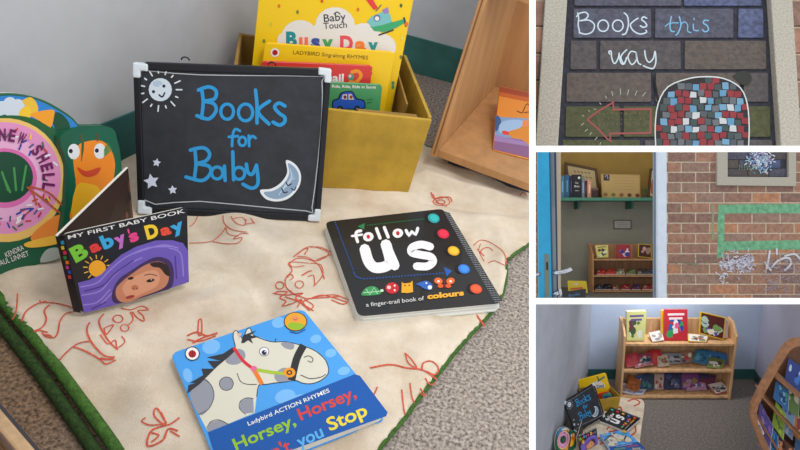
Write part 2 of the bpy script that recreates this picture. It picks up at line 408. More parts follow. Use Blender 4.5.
# ---- chalkboard
f = lean_frame(A, (137, 213), (320, 221), .014, 20)
bt = thing('chalkboard', f, 'large black board lettered Books for Baby in blue, propped against the golden cardboard box', 'chalkboard')
tl, tr, br_, bl_ = [f.uv(p) for p in ((133, 62), (331.5, 69), (320, 221), (138, 213))]
q = [bl_, br_, tr, tl]
m = MB(); m.prism([(x * .97, .006 + y * .96) for x, y in q], -.008, -.001, mat((42, 46, 54), .5, .12, 30, coat=.1)); part('board_panel', m, bt)
al = mat((34, 36, 42), .35, metal=.5)
def rail(a, b, r, name, i0=.05):
    a3 = Vector(a + (0,)); b3 = Vector(b + (0,)); d = (b3 - a3); n = Vector((-d.y, d.x, 0)).normalized() * r
    m = MB(); m.prism([tuple((a3 + d * .04 + n)[:2]), tuple((a3 + d * .04 - n)[:2]), tuple((b3 - d * .04 - n)[:2]), tuple((b3 - d * .04 + n)[:2])], -.012, .003, al)
    part(name, m, bt, .002)
def ins_(a, b, t=.008):
    return a
cx_, cy_ = sum(p[0] for p in q) / 4, sum(p[1] for p in q) / 4
qi = [(cx_ + (x - cx_) * .965, cy_ + (y - cy_) * .955) for x, y in q]
for a, b in ((0, 1), (1, 2), (2, 3), (3, 0)): rail(qi[a], qi[b], .0065 if a in (0, 2) else .0052, 'frame_rail')
wp = mat((214, 224, 232), .4)
for i, (x, y) in enumerate(q):
    sx = 1 if x < cx_ else -1; sy = 1 if y < cy_ else -1
    m = MB(); s_ = .0175
    pts = [(x, y), (x + sx * s_ * 1.25, y), (x + sx * s_ * 1.25, y + sy * .012), (x + sx * .011, y + sy * .012), (x + sx * .011, y + sy * s_ * 1.35), (x, y + sy * s_ * 1.35)]
    m.prism(pts if sx * sy > 0 else pts[::-1], -.014, .006, wp); part('corner_cap', m, bt, .0025, label='white plastic corner cap')
for px in ((185, 61), (272, 66)):
    u = f.uv(px); m = MB(); m.tube([(u[0] + .006 * math.cos(t), u[1] + .001 + .005 * math.sin(t), -.004) for t in [i * math.pi / 6 for i in range(7)]], .0012, mat((25, 25, 28), .5, metal=.4), 6); part('hanging_loop', m, bt, shade=True)
bz = Z(2.5, 120, 50)
def bc(p): return f.uv(bz(p), -.001)
ar = Art(bc, z0=-.0006, dz=.00003, rough=.9)
SIL = (190, 198, 206)
ar.line([(52, 50), (200, 62), (490, 66), (505, 78), (502, 200), (480, 395), (465, 402), (200, 378), (55, 372), (50, 200), (50, 60)], 2.2, SIL, 3)
CH = (48, 150, 212)
def st(pts, w=9): ar.line(pts, w, CH, 5)
def circ(c, rx, ry, w=8, col=CH): ar.line([(c[0] + rx * math.cos(t), c[1] + ry * math.sin(t)) for t in [i * math.pi / 6 for i in range(13)]], w, col, 2)
st([(204, 96), (208, 130), (204, 170)]); st([(196, 100), (222, 92), (240, 102), (236, 122), (208, 128)]); st([(208, 128), (234, 134), (240, 152), (222, 172), (192, 164)])
circ((268, 154), 16, 19); circ((314, 156), 18, 21)
zz = Z(1, 0, 0)
def rp(px): return ((px[0] - 120) * 2.5, (px[1] - 50) * 2.5)
st([rp(p) for p in ((255.5, 90), (257, 105), (257, 123))]); st([rp(p) for p in ((269.5, 101), (258, 111), (269, 124))]); st([rp(p) for p in ((285, 106), (279, 103), (274.6, 107), (279, 113), (284.5, 117), (284.5, 122), (279.5, 125), (273, 122))])
st([(300, 202), (288, 198), (282, 212), (280, 240)], 7); st([(272, 217), (295, 215)], 7); circ((306, 228), 9, 11, 7); st([(322, 214), (323, 240)], 7); st([(322, 225), (331, 215), (339, 220)], 7)
st([(187, 246), (190, 285), (186, 320)]); st([(176, 250), (208, 244), (224, 258), (216, 276), (190, 284)]); st([(190, 284), (222, 290), (226, 308), (205, 326), (165, 317)])
circ((243, 307), 14, 15); st([(261, 290), (263, 326)]); st([(282, 254), (284, 324)]); circ((298, 308), 14, 15)
st([(316, 285), (320, 305), (331, 310), (340, 290)]); st([rp(p) for p in ((256.5, 165), (258, 183), (252, 188), (243, 184))])
ar.ell((101, 99), 29, 29, (206, 220, 232)); ar.ell((110, 90), 4, 4, (40, 44, 60)); ar.ell((84, 104), 4, 4, (40, 44, 60)); ar.line([(98, 112), (106, 117), (112, 107)], 4, (40, 44, 60)); ar.ell((94, 84), 12, 8, (176, 196, 218)); ar.ell((101, 90), 3, 3, (206, 220, 232))
for i, t in enumerate(range(0, 360, 24)):
    c, s_ = math.cos(math.radians(t)), math.sin(math.radians(t)); r0 = 42 if i % 2 else 40; r1 = 58 if i % 2 == 0 else 52
    ar.line([(101 + c * r0, 99 + s_ * r0), (101 + c * (r1 - 4), 99 + s_ * (r1 - 4))], 3.6, (214, 224, 234), 0)
def star(c, r, a0, col=(206, 216, 236)):
    pts = []
    for i in range(10):
        rr = r if i % 2 == 0 else r * .5; t = math.radians(a0 + i * 36); pts.append((c[0] + rr * math.cos(t), c[1] + rr * math.sin(t)))
    ar.poly(pts, col)
star((92, 281), 11, -80); star((79, 328), 20, -100); star((132, 349), 12, -95)
ar.poly([(415, 275), (438, 285), (452, 310), (448, 340), (425, 368), (395, 378), (365, 372), (350, 350), (378, 346), (403, 330), (418, 305)], (226, 234, 240), 4)
ar.poly([(420, 283), (436, 292), (447, 312), (443, 338), (422, 362), (395, 372), (370, 367), (360, 355), (384, 351), (409, 334), (423, 308)], (138, 164, 192), 4)
for dx in range(5): ar.line([(425 + dx * 3, 295 + dx * 6), (428 - dx * 3, 325 + dx * 2), (405 - dx * 2, 350 + dx * 3)], 2, (186, 204, 222))
ar.line([(415, 330), (420, 338), (428, 334)], 3, (30, 40, 70)); ar.line([(404, 345), (410, 356), (418, 354)], 3, (30, 40, 70)); ar.line([(428, 345), (435, 350), (440, 342)], 2.5, (30, 40, 70))
part('chalk_lettering', ar, bt, label='blue chalk words with white sun, stars and moon')
BOARD = bt; BOARD_F = f; BOARD_W = br_[0] - bl_[0]

# ---- golden cardboard box
yaw = math.degrees(math.atan2(.115, .275)); fb = flat_frame(A, (-.318, 1.028, .012), yaw)
fwid, dep, hgt = .350, .295, .176
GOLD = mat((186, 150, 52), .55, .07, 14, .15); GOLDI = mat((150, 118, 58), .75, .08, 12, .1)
bx = thing('cardboard_box', fb, 'golden brown open cardboard box of children\'s books behind the large black board', 'box')
hw = fwid / 2
m = MB(); m.prism([(-hw, 0), (hw - .004, 0), (hw + .014, hgt - .004), (-hw, hgt)], 0, .007, GOLD, lambda x, y, z: (x, z, y)); part('front_wall', m, bx, .002)
m = MB(); m.prism([(-hw, 0), (hw, 0), (hw, hgt), (-hw, hgt)], dep - .007, dep, GOLDI, lambda x, y, z: (x, z, y)); part('back_wall', m, bx, .002)
m = MB(); m.prism([(.007, 0), (dep - .007, 0), (dep - .007, hgt), (.007, hgt)], -hw, -hw + .007, GOLDI, lambda x, y, z: (z, x, y)); part('side_wall', m, bx, .002)
m = MB(); m.add([(hw - .011, .007, 0), (hw + .007, .007, hgt), (hw - .003, dep - .007, hgt), (hw - .019, dep - .007, 0), (hw - .004, .007, 0), (hw + .014, .007, hgt), (hw + .004, dep - .007, hgt), (hw - .012, dep - .007, 0)],
      [(0, 1, 2, 3), (7, 6, 5, 4), (1, 5, 6, 2), (0, 4, 5, 1), (3, 2, 6, 7), (0, 3, 7, 4)], GOLD); part('side_wall', m, bx, .001)
m = MB(); m.box(-hw + .007, .007, 0, hw - .02, dep - .007, .005, GOLDI); part('base_panel', m, bx)
m = MB(); m.box(hw - .125, .007, hgt - .012, hw - .012, .024, hgt - .007, GOLDI); part('inner_flap', m, bx, .001)
m = MB(); m.prism([(.05, hgt), (dep - .01, hgt), (dep - .06, .02), (.1, .02)], hw - .030, hw - .026, GOLDI, lambda x, y, z: (z, x, y)); part('inner_flap', m, bx, .001)

# ---- books in the box (planes parallel to the front, leaning back)
exb = Vector((math.cos(math.radians(yaw)), math.sin(math.radians(yaw)), 0)); eyb = Vector((-exb.y, exb.x, 0))
def boxface(x, y, z, lean):
    o = fb.o + exb * x + eyb * y + Vector((0, 0, z)); l = math.radians(lean)
    return Frame(A, o, exb, Vector((0, 0, 1)) * math.cos(l) + eyb * math.sin(l))
YEL = (240, 200, 10)
f = boxface(0, .120, .02, 14)
tlu = f.uv((256, -6)); tru = f.uv((417, -6)); r1 = f.uv((396, 112)); l1 = f.uv((252, 66))
top = max(tlu[1], tru[1]) + .01
def ext(a, b, y): t = (y - a[1]) / (b[1] - a[1]); return (a[0] + (b[0] - a[0]) * t, y)
tlx = f.uv((262, -40)); out = rounded([ext(l1, f.uv((258.5, 0)), .005), ext(r1, f.uv((414, 0)), .005), ext(r1, f.uv((414, 0)), top), ext(l1, f.uv((258.5, 0)), top)], .02)
out = rounded([ext(l1, f.uv((258.5, 0)), .005), (min(ext(r1, f.uv((414, 0)), .005)[0], .13), .005), ext(r1, f.uv((414, 0)), top), ext(l1, f.uv((258.5, 0)), top)], .015)
bk = book(f, 'board_book', 'tall yellow board book titled Busy Day with helicopter, rearmost in the golden box', out, .016, YEL, 'books in the golden cardboard box', pages=(232, 190, 30))
ar = Art(f.uv, rough=.4)
cl = (226, 222, 216)
for c, r in (((300, 38), 19), ((335, 26), 20), ((364, 41), 19), ((318, 46), 22), ((345, 46), 22), ((382, 47), 14), ((285, 40), 8)): ar.ell(c, r, r * .95, cl)
ar.text('Baby', (324, 22), (346, 20), 8, (60, 60, 66), .012); ar.text('Touch', (323.5, 29), (347, 27.5), 6.5, (60, 60, 66), .012); ar.line([(334, 14), (337, 12), (340, 14)], 1.2, (80, 80, 80))
for ch, a, b, col in (('B', (286, 46), (297, 46), (28, 140, 150)), ('u', (299, 47), (308, 47), (235, 120, 90)), ('s', (311, 48), (320, 48), (60, 80, 160)), ('y', (322, 49), (333, 49), (80, 160, 90)), ('D', (340, 50), (353, 50), (226, 80, 90)), ('a', (355, 51), (366, 51), (240, 130, 50)), ('y', (368, 52), (378, 52), (30, 150, 150))):
    ar.text(ch, a, b, 14.5, col, .05)
ar.poly([(370, 26), (376, 22), (382, 20), (393, 22), (404, 19), (406, 22), (396, 28), (384, 32), (374, 31)], (62, 165, 110)); ar.poly([(367, 22), (371, 17), (384, 11), (390, 14), (392, 22), (382, 25), (372, 27)], (120, 190, 190)); ar.ell((377, 18), 3.5, 3.5, (90, 110, 170)); ar.ell((377, 18.5), 2.2, 2.2, (240, 230, 220))
ar.poly([(366, 0), (372, -2), (378, 8), (374, 10)], (222, 60, 60)); ar.poly([(382, 10), (388, 7), (389, 13), (384, 14)], (150, 130, 190)); ar.line([(379, 35), (393, 30)], 1.6, (60, 60, 60), 0); ar.line([(404, 18), (406, 26)], 2, (60, 70, 80), 0); ar.ell((406.5, 24), 1.8, 2.2, (230, 110, 40)); ar.line([(376, 11), (381, 5)], 1, (70, 80, 90), 0)
for p, c in (((279, 6), (225, 110, 30)), ((297.5, 12), (120, 130, 40)), ((271, 24), (200, 200, 60)), ((264, 41), (120, 130, 60)), ((322, 1), (210, 90, 30)), ((358, 9.5), (220, 110, 40)), ((401, 5.5), (90, 100, 40)), ((401, 57), (120, 120, 40)), ((402, 38), (220, 215, 90)), ((393, 83), (60, 150, 120)), ((393, 87), (60, 150, 120))): ar.ell(p, 1.4, 2, c)
part('cover_artwork', ar, bk)
GB = 'books in the golden cardboard box'
def edge_book(yoff, lean, tlp, trp, brp, blp, thick, col, label, name='board_book', rr=.008, pages=PAGE, zlow=.01):
    f = boxface(0, yoff, .02, lean)
    a, b, c, d = f.uv(tlp), f.uv(trp), f.uv(brp), f.uv(blp)
    out = rounded([ext(d, a, zlow), ext(c, b, zlow), b, a], rr)
    return f, book(f, name, label, out, thick, col, GB, pages=pages)
f, bk = edge_book(.095, 13, (265, 43), (395, 52.5), (384, 113), (262, 66), .012, (244, 202, 24), 'yellow sing-along rhymes board book, second from back in the golden box', pages=(236, 196, 40))
ar = Art(f.uv, rough=.4)
ar.ell((275, 52.5), 4.4, 4.4, (235, 235, 230)); ar.ell((275, 52.5), 2.8, 2.8, (190, 40, 40)); ar.line([(275, 50), (275, 55)], .5, BLACK, 0)
ar.text('LADYBIRD Sing-along RHYMES', (293, 54), (368, 59.5), 4, (96, 66, 20), .0)
ar.text('FIVE', (283, 70), (312, 71), 8.5, BLACK, .05); ar.text('LITTLE DUCKS', (318, 72), (372, 75), 8.5, BLACK, .05)
part('cover_artwork', ar, bk)
f, bk = edge_book(.070, 12, (261.5, 61.5), (372.5, 66), (367, 113), (259, 80), .010, (216, 58, 54), 'red board book with snail swirl, third from back in the golden box')
ar = Art(f.uv, rough=.4)
ar.text('Snail', (320, 81), (343.5, 82), 8.5, (245, 235, 235), .03)
ar.line([(352, 72), (358, 71), (361, 76), (356, 82), (350, 82)], 3.4, (240, 150, 40)); ar.ell((351, 77), 3, 3.6, (90, 150, 120)); ar.ell((350, 76), 1.4, 1.6, (226, 200, 190))
part('cover_artwork', ar, bk)
f, bk = edge_book(.045, 12, (322, 82), (382.5, 85), (379, 117), (320, 112), .009, (70, 150, 96), 'small green board book with blue car, frontmost in the golden box')
ar = Art(f.uv, rough=.4)
ar.text('Ride, Ride, Ride in Songs', (332, 87.5), (376, 88.5), 3, (235, 235, 225), .02)
ar.poly([(332, 106), (333, 100), (338, 98), (341, 92.5), (352, 91), (357, 98), (364, 100), (365.5, 107), (360, 109), (336, 109)], (20, 22, 40), 3)
ar.poly([(333, 105.5), (334, 101), (339, 99), (342, 93.5), (351.5, 92), (356, 99), (363, 101), (364.5, 106.5), (359, 108.3), (337, 108.3)], (40, 90, 190), 3)
ar.poly([(341.5, 99), (343, 94.5), (347, 94), (347, 99.5)], (225, 205, 190)); ar.poly([(348.5, 99.5), (348.5, 94), (351.5, 94), (354, 99.5)], (225, 205, 190)); ar.ell((345, 97), 1.5, 1.8, (90, 50, 40)); ar.ell((351, 97), 1.5, 1.8, (150, 60, 40))
for x in (340, 357): ar.ell((x, 108.7), 3, 3, BLACK); ar.ell((x, 108.7), 1.3, 1.3, (120, 120, 120))
for y in (100, 103): ar.line([(367, y), (372, y - 1)], .6, (30, 60, 60), 0)
part('cover_artwork', ar, bk)

# ---- bookcase at the right
fk = flat_frame(A, (-.147, 1.21, 0), -9)
kw, kd, kh = .85, .44, .72
def sidey(z): return max(0, (z - .045)) * .36
WL = wood((180, 134, 88), .06); WD = wood((176, 130, 86), .06)
bc_ = thing('bookcase', fk, 'large pale wooden bookcase with slanted side, at the right of the golden box', 'bookcase')
def panel(x0, x1, nm, mt):
    m = MB(); m.prism([(0, .045), (kd, .045), (kd, kh), (sidey(kh), kh)], x0, x1, mt, lambda x, y, z: (z, x, y)); return part(nm, m, bc_, .0015)
panel(0, .016, 'side_panel', WL); panel(kw - .016, kw, 'side_panel', WL)
m = MB(); m.box(.016, .004, .045, kw - .016, kd - .012, .063, WL); part('shelf', m, bc_, .001)
m = MB(); m.box(.016, sidey(kh) , kh - .02, kw - .016, kd - .012, kh, WL); part('shading_top', m, bc_)  # out-of-frame top, added to keep the shelves below in shade
m = MB(); m.box(.016, sidey(.39), .382, kw - .016, kd - .012, .40, WL); part('shelf', m, bc_, .001)
m = MB(); m.box(.016, kd - .012, .045, kw - .016, kd, kh, WD); part('back_panel', m, bc_)
m = MB(); m.box(.03, .05, 0, kw - .03, .065, .045, mat((58, 62, 84), .7)); part('plinth', m, bc_)  # dark blue stands in for the shaded gap under the case
# ply edge stripe
m = MB(); l0 = [(sidey(z) - .0006, z) for z in (.05, kh - .005)]
m.add([(.006, l0[0][0], l0[0][1]), (.0095, l0[0][0], l0[0][1]), (.0095, l0[1][0], l0[1][1]), (.006, l0[1][0], l0[1][1])], [(0, 1, 2, 3)], mat((128, 84, 50), .6)); part('ply_edge', m, bc_)
f = lean_frame(A, (492.5, 151), (548, 166), .064, 72)
o4 = [f.uv(p) for p in ((492.5, 150), (550, 165), (556, 98), (500, 86))]
bk = book(f, 'picture_book', 'orange, blue and purple picture book lying on the large wooden bookcase', o4, .010, (214, 130, 36))
ar = Art(f.uv, rough=.45)
ar.poly([(500, 86.5), (556, 98.5), (555, 103), (499.5, 92)], (150, 62, 30)); ar.poly([(499.5, 92), (555, 103), (554.6, 107), (499, 96)], (186, 90, 30))
ar.poly([(495.8, 116), (503, 117.5), (520, 118), (553, 122), (552, 145), (494.5, 137)], (120, 150, 190)); ar.poly([(496, 116), (500, 118), (501, 124), (497, 131), (495, 130)], (58, 84, 130), 3); ar.poly([(502, 122), (520, 120), (530, 126), (522, 135), (500, 133)], (150, 180, 214), 3)
ar.poly([(495, 136), (510, 138), (551, 146), (550, 163), (493, 149.5)], (130, 90, 130)); ar.poly([(495, 135), (520, 141), (551, 145), (551, 150), (494, 141)], (150, 120, 170))
ar.poly([(508, 132), (520, 128), (526, 121), (534, 124), (538, 136), (548, 146), (534, 148), (522, 140), (512, 138)], (206, 130, 44), 4); ar.ell((505.5, 133), 4, 2, (210, 60, 50), 15); ar.ell((525.5, 123.5), 3.2, 3.6, (220, 130, 80))
ar.line([(517, 111), (522, 113), (524, 109), (527, 104), (530, 106)], .8, (70, 40, 20)); ar.line([(524, 113), (530, 112), (534, 114)], .8, (70, 40, 20))
part('cover_artwork', ar, bk)

# ---- FOLLOW US book
ZF = .034
fl = Frame(A, (A.floor((358.7, 316), ZF) + A.floor((502, 302.6), ZF)) / 2, A.floor((502, 302.6), ZF) - A.floor((358.7, 316), ZF), Vector((0, 1, 0)))
out = rounded([fl.uv(p) for p in ((358.7, 316), (502, 302.6), (443, 208.5), (325, 221.6))], .012)
out = out[:]
bk = thing('board_book', fl, 'thick black board book titled follow us, with coloured finger holes, lying on the rug', 'book')
m = MB(); m.prism(out, -.002, 0, mat((27, 28, 30), .35, coat=.25)); part('front_cover', m, bk, .0006)
mid = (sum(p[0] for p in out) / len(out), sum(p[1] for p in out) / len(out))
m = MB()
for i in range(5):
    k = 1 - .002 * i; dx = .0012 * i
    m.prism([(mid[0] + (x - mid[0]) * .99 + dx * (1 if x > 0 else .2), mid[1] + (y - mid[1]) * .99) for x, y in out], -.0048 - .003 * i, -.0024 - .003 * i, mat((238, 240, 236), .6) if i % 2 == 0 else mat((214, 220, 218), .6))
part('board_pages', m, bk)
m = MB(); m.prism([(x, y) for x, y in out], -.0205, -.0172, mat((226, 230, 226), .5)); part('back_cover', m, bk)
zc = Z(2.813, 310, 180)
ar = Art(lambda p: fl.uv(zc(p)), rough=.4, dz=.000015, z0=.0002)
sp = [(385, 84), (396, 96), (538, 335), (536, 344), (513, 347), (371, 88)]
ar.poly([(393, 93), (541, 340), (516, 346), (374, 86)], (40, 42, 46))
for i in range(42):
    t = i / 41
    for j in range(5):
        u = .15 + .18 * j; x = 374 + (393 - 374) * u + (518 - 374) * t + 4 * t * u; y = 87 + 6 * u + 256 * t - 7 * u * t
        ar.poly([(x - 1.1, y - .9), (x + 1.1, y - .9), (x + 1.1, y + .9), (x - 1.1, y + .9)], (170, 172, 178))
        ar.z -= ar.dz
WH = (242, 240, 244)
ar.line([(143, 143), (132, 146), (129, 156), (134, 174)], 8.5, WH, 5); ar.line([(118, 158), (146, 154)], 6.5, WH, 0)
for c, k in (((164, 160), 1), ((247, 150), 1)):
    ar.ell(c, 15, 13, WH, -10); ar.ell(c, 5, 6, (196, 28, 44), -10)
ar.line([(187, 137), (197, 164)], 9, WH, 0); ar.line([(209, 134), (220, 161)], 9, WH, 0)
ar.line([(270, 142), (279, 157), (286, 145), (297, 154), (303, 136)], 8.5, WH, 2)
ar.line([(154, 195), (165, 230), (184, 247), (213, 243), (225, 228), (214, 182)], 30, WH, 5); ar.line([(212, 182), (238, 241)], 28, WH, 0)
ar.line([(338, 188), (312, 182), (288, 190), (286, 204), (312, 211), (338, 216), (346, 230), (330, 243), (300, 243)], 22, WH, 5)
BL = (36, 80, 150)
ar.dash((70, 118), (122, 255), 24, 4, BL); ar.line([(122, 258), (130, 272), (146, 278)], 3, BL, 4); ar.dash((150, 279), (380, 262), 26, 4, BL); ar.poly([(376, 245), (400, 256), (384, 272)], (40, 90, 170))
ar.dash((160, 128), (338, 108), 26, 3, (30, 110, 70)); ar.poly([(134, 131), (154, 122), (152, 140)], (40, 130, 80))
for c, col in (((348, 108), (40, 160, 160)), ((375, 152), (206, 40, 66)), ((404, 200), (226, 170, 40)), ((433, 251), (50, 120, 206)), ((467, 307), (226, 80, 44))):
    ar.ell((c[0] - 9, c[1] - 1), 18, 14, (16, 16, 18), 10); ar.ell(c, 17, 13, col, 20); ar.ell((c[0] + 1, c[1] - 1), 12, 9, tuple(min(255, int(v * 1.15 + 8)) for v in col), 20)  # dark left rim and lighter middle paint the shading of the holes
ar.poly([(147, 326), (150, 312), (162, 302), (180, 300), (192, 308), (198, 322)], (60, 150, 90), 3); ar.line([(150, 318), (196, 314)], 1.5, (200, 240, 200), 0); ar.line([(158, 308), (168, 324), (180, 303), (190, 321)], 1.5, (200, 240, 200), 0); ar.ell((202, 312), 5, 4, (200, 230, 190)); 
ar.ell((231, 305), 19, 16, (200, 40, 50)); ar.ell((222, 303), 6, 5, (240, 200, 190)); ar.ell((238, 298), 3, 3, (240, 220, 220)); ar.ell((238, 311), 3, 3, (240, 220, 220))
ar.poly([(257, 318), (258, 288), (264, 292), (282, 290), (288, 284), (289, 300), (290, 316), (275, 319)], (236, 170, 40)); ar.ell((267, 298), 2, 2, BLACK); ar.ell((279, 297), 2, 2, BLACK)
ar.poly([(298, 294), (315, 287), (330, 285), (345, 298), (335, 310), (318, 305), (308, 298)], (50, 100, 190), 3); ar.ell((337, 303), 6, 6, (235, 240, 245)); ar.ell((327, 291), 2.5, 2.5, WH)
for sx in (-1, 1): ar.ell((378 + sx * 17, 285), 12, 9, (236, 110, 50), sx * -10); ar.ell((378 + sx * 11, 299), 8, 6, (226, 90, 40)); ar.ell((378 + sx * 17, 286), 4, 3, (240, 230, 220))
ar.line([(377, 280), (379, 304)], 4, (110, 40, 30), 0)
ar.text('a finger-trail book of', (158, 358), (321, 339), 12, (225, 225, 225), .0); ar.text('colours', (330, 336), (433, 325), 15, (240, 176, 56), .05)
part('cover_artwork', ar, bk)
FOLLOW = bk; FOLLOW_F = fl; FOLLOW_W = .24

# ---- HORSEY book
ZH = .030
blx = (221.5, 476)
fl = Frame(A, (A.floor(blx, ZH) + A.floor((387.5, 412.7), ZH)) / 2, A.floor((387.5, 412.7), ZH) - A.floor(blx, ZH), Vector((0, 1, 0)))
out = rounded([fl.uv(p) for p in (blx, (387.5, 412.7), (303, 308.5), (170.3, 353.3))], .011)
bk = book(fl, 'board_book', 'bright blue board book with a grey spotted horse head, at the front of the rug', out, .018, (72, 162, 240))
zh = Z(2.812, 150, 290)
ar = Art(lambda p: fl.uv(zh(p)), rough=.45, dz=.000015, z0=.0002)
LBL = (124, 190, 248)
for c, rx, ry in (((172, 160), 26, 20), ((106, 240), 13, 20), ((362, 92), 20, 15), ((508, 178), 16, 12), ((466, 138), 16, 12), ((545, 228), 18, 12), ((420, 320), 40, 26), ((380, 300), 30, 20)): ar.ell(c, rx, ry, LBL, -15)
hd = [(112, 292), (140, 258), (190, 210), (232, 172), (240, 160), (234, 135), (236, 118), (244, 115), (256, 132), (262, 138), (272, 112), (282, 108), (292, 128), (340, 146), (380, 146), (425, 156), (465, 172), (492, 196), (502, 222), (498, 240), (478, 256), (452, 264), (428, 262), (408, 254), (385, 258), (350, 262), (325, 266), (306, 268), (300, 300), (294, 346), (163, 400), (140, 355)]
for i, dxy in enumerate((1,)): ar.poly([(x, y) for x, y in hd], (222, 220, 204))
ar.line(hd[3:29], 2.4, (40, 40, 44), 3)
G1 = (150, 154, 166)
def spot(pts): ar.poly(pts, G1, 3); ar.line(pts, 2, (50, 50, 56), 3, True)
spot([(215 + 20 * math.cos(t), 264 + 19 * math.sin(t)) for t in [i * .785 for i in range(8)]])
ar.poly([(112, 292), (150, 250), (172, 268), (180, 300), (165, 335), (138, 352)], G1, 3); ar.line([(150, 250), (172, 268), (180, 300), (165, 335), (138, 350)], 2, (50, 50, 56))
ar.poly([(290, 306), (272, 304), (254, 314), (252, 334), (268, 348), (292, 345)], G1); ar.line([(290, 306), (272, 304), (254, 314), (252, 334), (268, 350)], 2, (50, 50, 56))
ar.poly([(160, 392), (170, 372), (195, 366), (218, 378), (163, 400)], G1); ar.line([(160, 388), (172, 370), (195, 366), (220, 378)], 2, (50, 50, 56))
ar.poly([(236, 168), (262, 170), (268, 190), (250, 208), (225, 210), (212, 196)], G1, 3); ar.poly([(350, 240), (372, 220), (398, 226), (404, 252), (380, 258), (358, 258)], G1, 3); ar.poly([(368, 150), (392, 148), (406, 156), (400, 168), (380, 164)], G1, 3); ar.poly([(232, 175), (220, 182), (214, 196), (226, 206)], G1)
ar.poly([(105, 292), (108, 268), (130, 262), (112, 262), (150, 240), (145, 222), (180, 222), (162, 200), (200, 200), (160, 190), (205, 180), (236, 160), (243, 168), (225, 186), (190, 215), (165, 240), (140, 265)], (50, 52, 58))
ar.poly([(256, 150), (262, 128), (300, 114), (282, 128), (306, 132), (284, 138), (290, 152), (276, 142), (264, 150)], (50, 52, 58)); ar.poly([(258, 122), (252, 138), (244, 122)], (222, 180, 160))
ar.line([(245, 235), (255, 258), (275, 266), (300, 266)], 2, (40, 40, 44))
ar.line([(432, 156), (412, 195), (398, 255)], 21, (46, 46, 50), 4, cap=False)
ar.line([(237, 165), (262, 200), (290, 222)], 9, (216, 50, 60), 3); ar.line([(297, 224), (340, 232), (380, 236)], 9, (170, 200, 60), 2); ar.line([(292, 226), (303, 243), (315, 266)], 12, (238, 130, 40), 3, cap=False); ar.ell((292, 222), 9, 8, (232, 110, 150))
ar.ell((392, 233), 17, 14, (240, 156, 40)); ar.ell((392, 233), 8, 7, (60, 40, 30)); ar.ell((392, 233), 4, 3.5, (240, 156, 40))
ar.ell((321, 174), 14, 13, (40, 40, 50)); ar.ell((321, 174), 12.4, 11.4, (240, 240, 250)); ar.ell((321, 177), 7, 7, (40, 34, 70)); ar.ell((324, 174), 2, 2, WHITE)
ar.line([(434, 190), (446, 186), (458, 194), (454, 204), (444, 200)], 2, (50, 50, 50)); ar.line([(424, 240), (450, 250), (480, 246), (494, 238)], 2, (40, 40, 44)); ar.line([(352, 146), (354, 138)], 2, (40, 40, 44), 0)
ar.poly([(163, 402), (575, 238), (590, 242), (668, 345), (664, 356), (200, 522)], (16, 88, 172))
ar.ell((119, 180), 21, 20, (40, 40, 44)); ar.ell((119, 180), 18.5, 17.5, (240, 240, 238)); ar.ell((119, 181), 11, 10.5, (190, 30, 40)); ar.line([(119, 170), (119, 191)], 1.6, BLACK, 0)
for dx, dy in ((-5, -3), (5, -3), (-5, 4), (5, 4)): ar.ell((119 + dx, 181 + dy), 1.8, 1.8, BLACK)
ar.ell((409, 90), 33, 27, (60, 46, 20)); ar.ell((409, 90), 30.5, 25, (236, 168, 48)); ar.poly([(388, 98), (400, 92), (432, 98), (430, 108), (410, 114), (392, 108)], (150, 190, 50), 3); ar.ell((408, 82), 12, 9, (232, 150, 90)); ar.line([(394, 118), (415, 122), (436, 112)], 3, (40, 90, 160)); ar.line([(404, 82), (408, 86), (413, 82)], 1.4, (120, 60, 30))
UP = (-.384, -.923)
ar.text('Ladybird ACTION RHYMES', (277, 383), (506, 288), 12, (238, 240, 240), .012, UP)
ar.text('Horsey,', (242, 452), (412, 380), 34, (150, 196, 40), .022, UP); ar.text('Horsey,', (424, 368), (582, 302), 34, (214, 70, 60), .022, UP)
ar.text("Don't", (282, 500), (400, 452), 36, (214, 70, 70), .022, UP); ar.text('you', (420, 446), (490, 412), 36, (90, 176, 240), .022, UP); ar.text('Stop', (506, 398), (614, 352), 38, (238, 216, 60), .022, UP)
part('cover_artwork', ar, bk)
HORSE = bk; HORSE_F = fl

# ---- BABY'S DAY book, standing open
f = lean_frame(A, (82, 313), (189, 283), .026, 8)
zb = Z(3.6, 50, 195)
o4 = [f.uv(p) for p in ((81, 313), (189, 282.5), (187.2, 207.5), (63, 235))]
bk = thing('board_book', f, 'black board book titled Baby\'s Day with baby in purple towel, standing open on the rug', 'book')
out = rounded(o4, .006)
m = MB(); m.prism(out, -.003, 0, mat((26, 26, 32), .35, coat=.2)); part('front_cover', m, bk, .0006)
m = MB(); m.prism([(x * .985, y * .98) for x, y in out], -.0085, -.003, mat(PAGE, .7)); part('board_pages', m, bk)
ar = Art(lambda p: f.uv(zb(p)), rough=.4, dz=.000015, z0=.0002)
ar.text('MY FIRST BABY BOOK', (66, 159), (486, 63), 14, (235, 235, 235), .01)
for ch, a, b, h, col in (('B', (92, 242), (142, 215), 54, (120, 200, 60)), ('a', (150, 209), (186, 193), 40, (226, 60, 60)), ('b', (194, 195), (234, 178), 48, (60, 170, 226)), ('y', (240, 182), (278, 165), 42, (196, 110, 200)), ('s', (290, 170), (322, 158), 42, (232, 70, 140)), ('D', (350, 158), (394, 146), 48, (246, 210, 50)), ('a', (401, 146), (438, 137), 38, (232, 80, 60)), ('y', (442, 138), (486, 118), 40, (60, 170, 226))):
    ar.text(ch, a, b, h, col, .05)
ar.line([(281, 124), (284, 136)], 6, (230, 80, 150), 0)
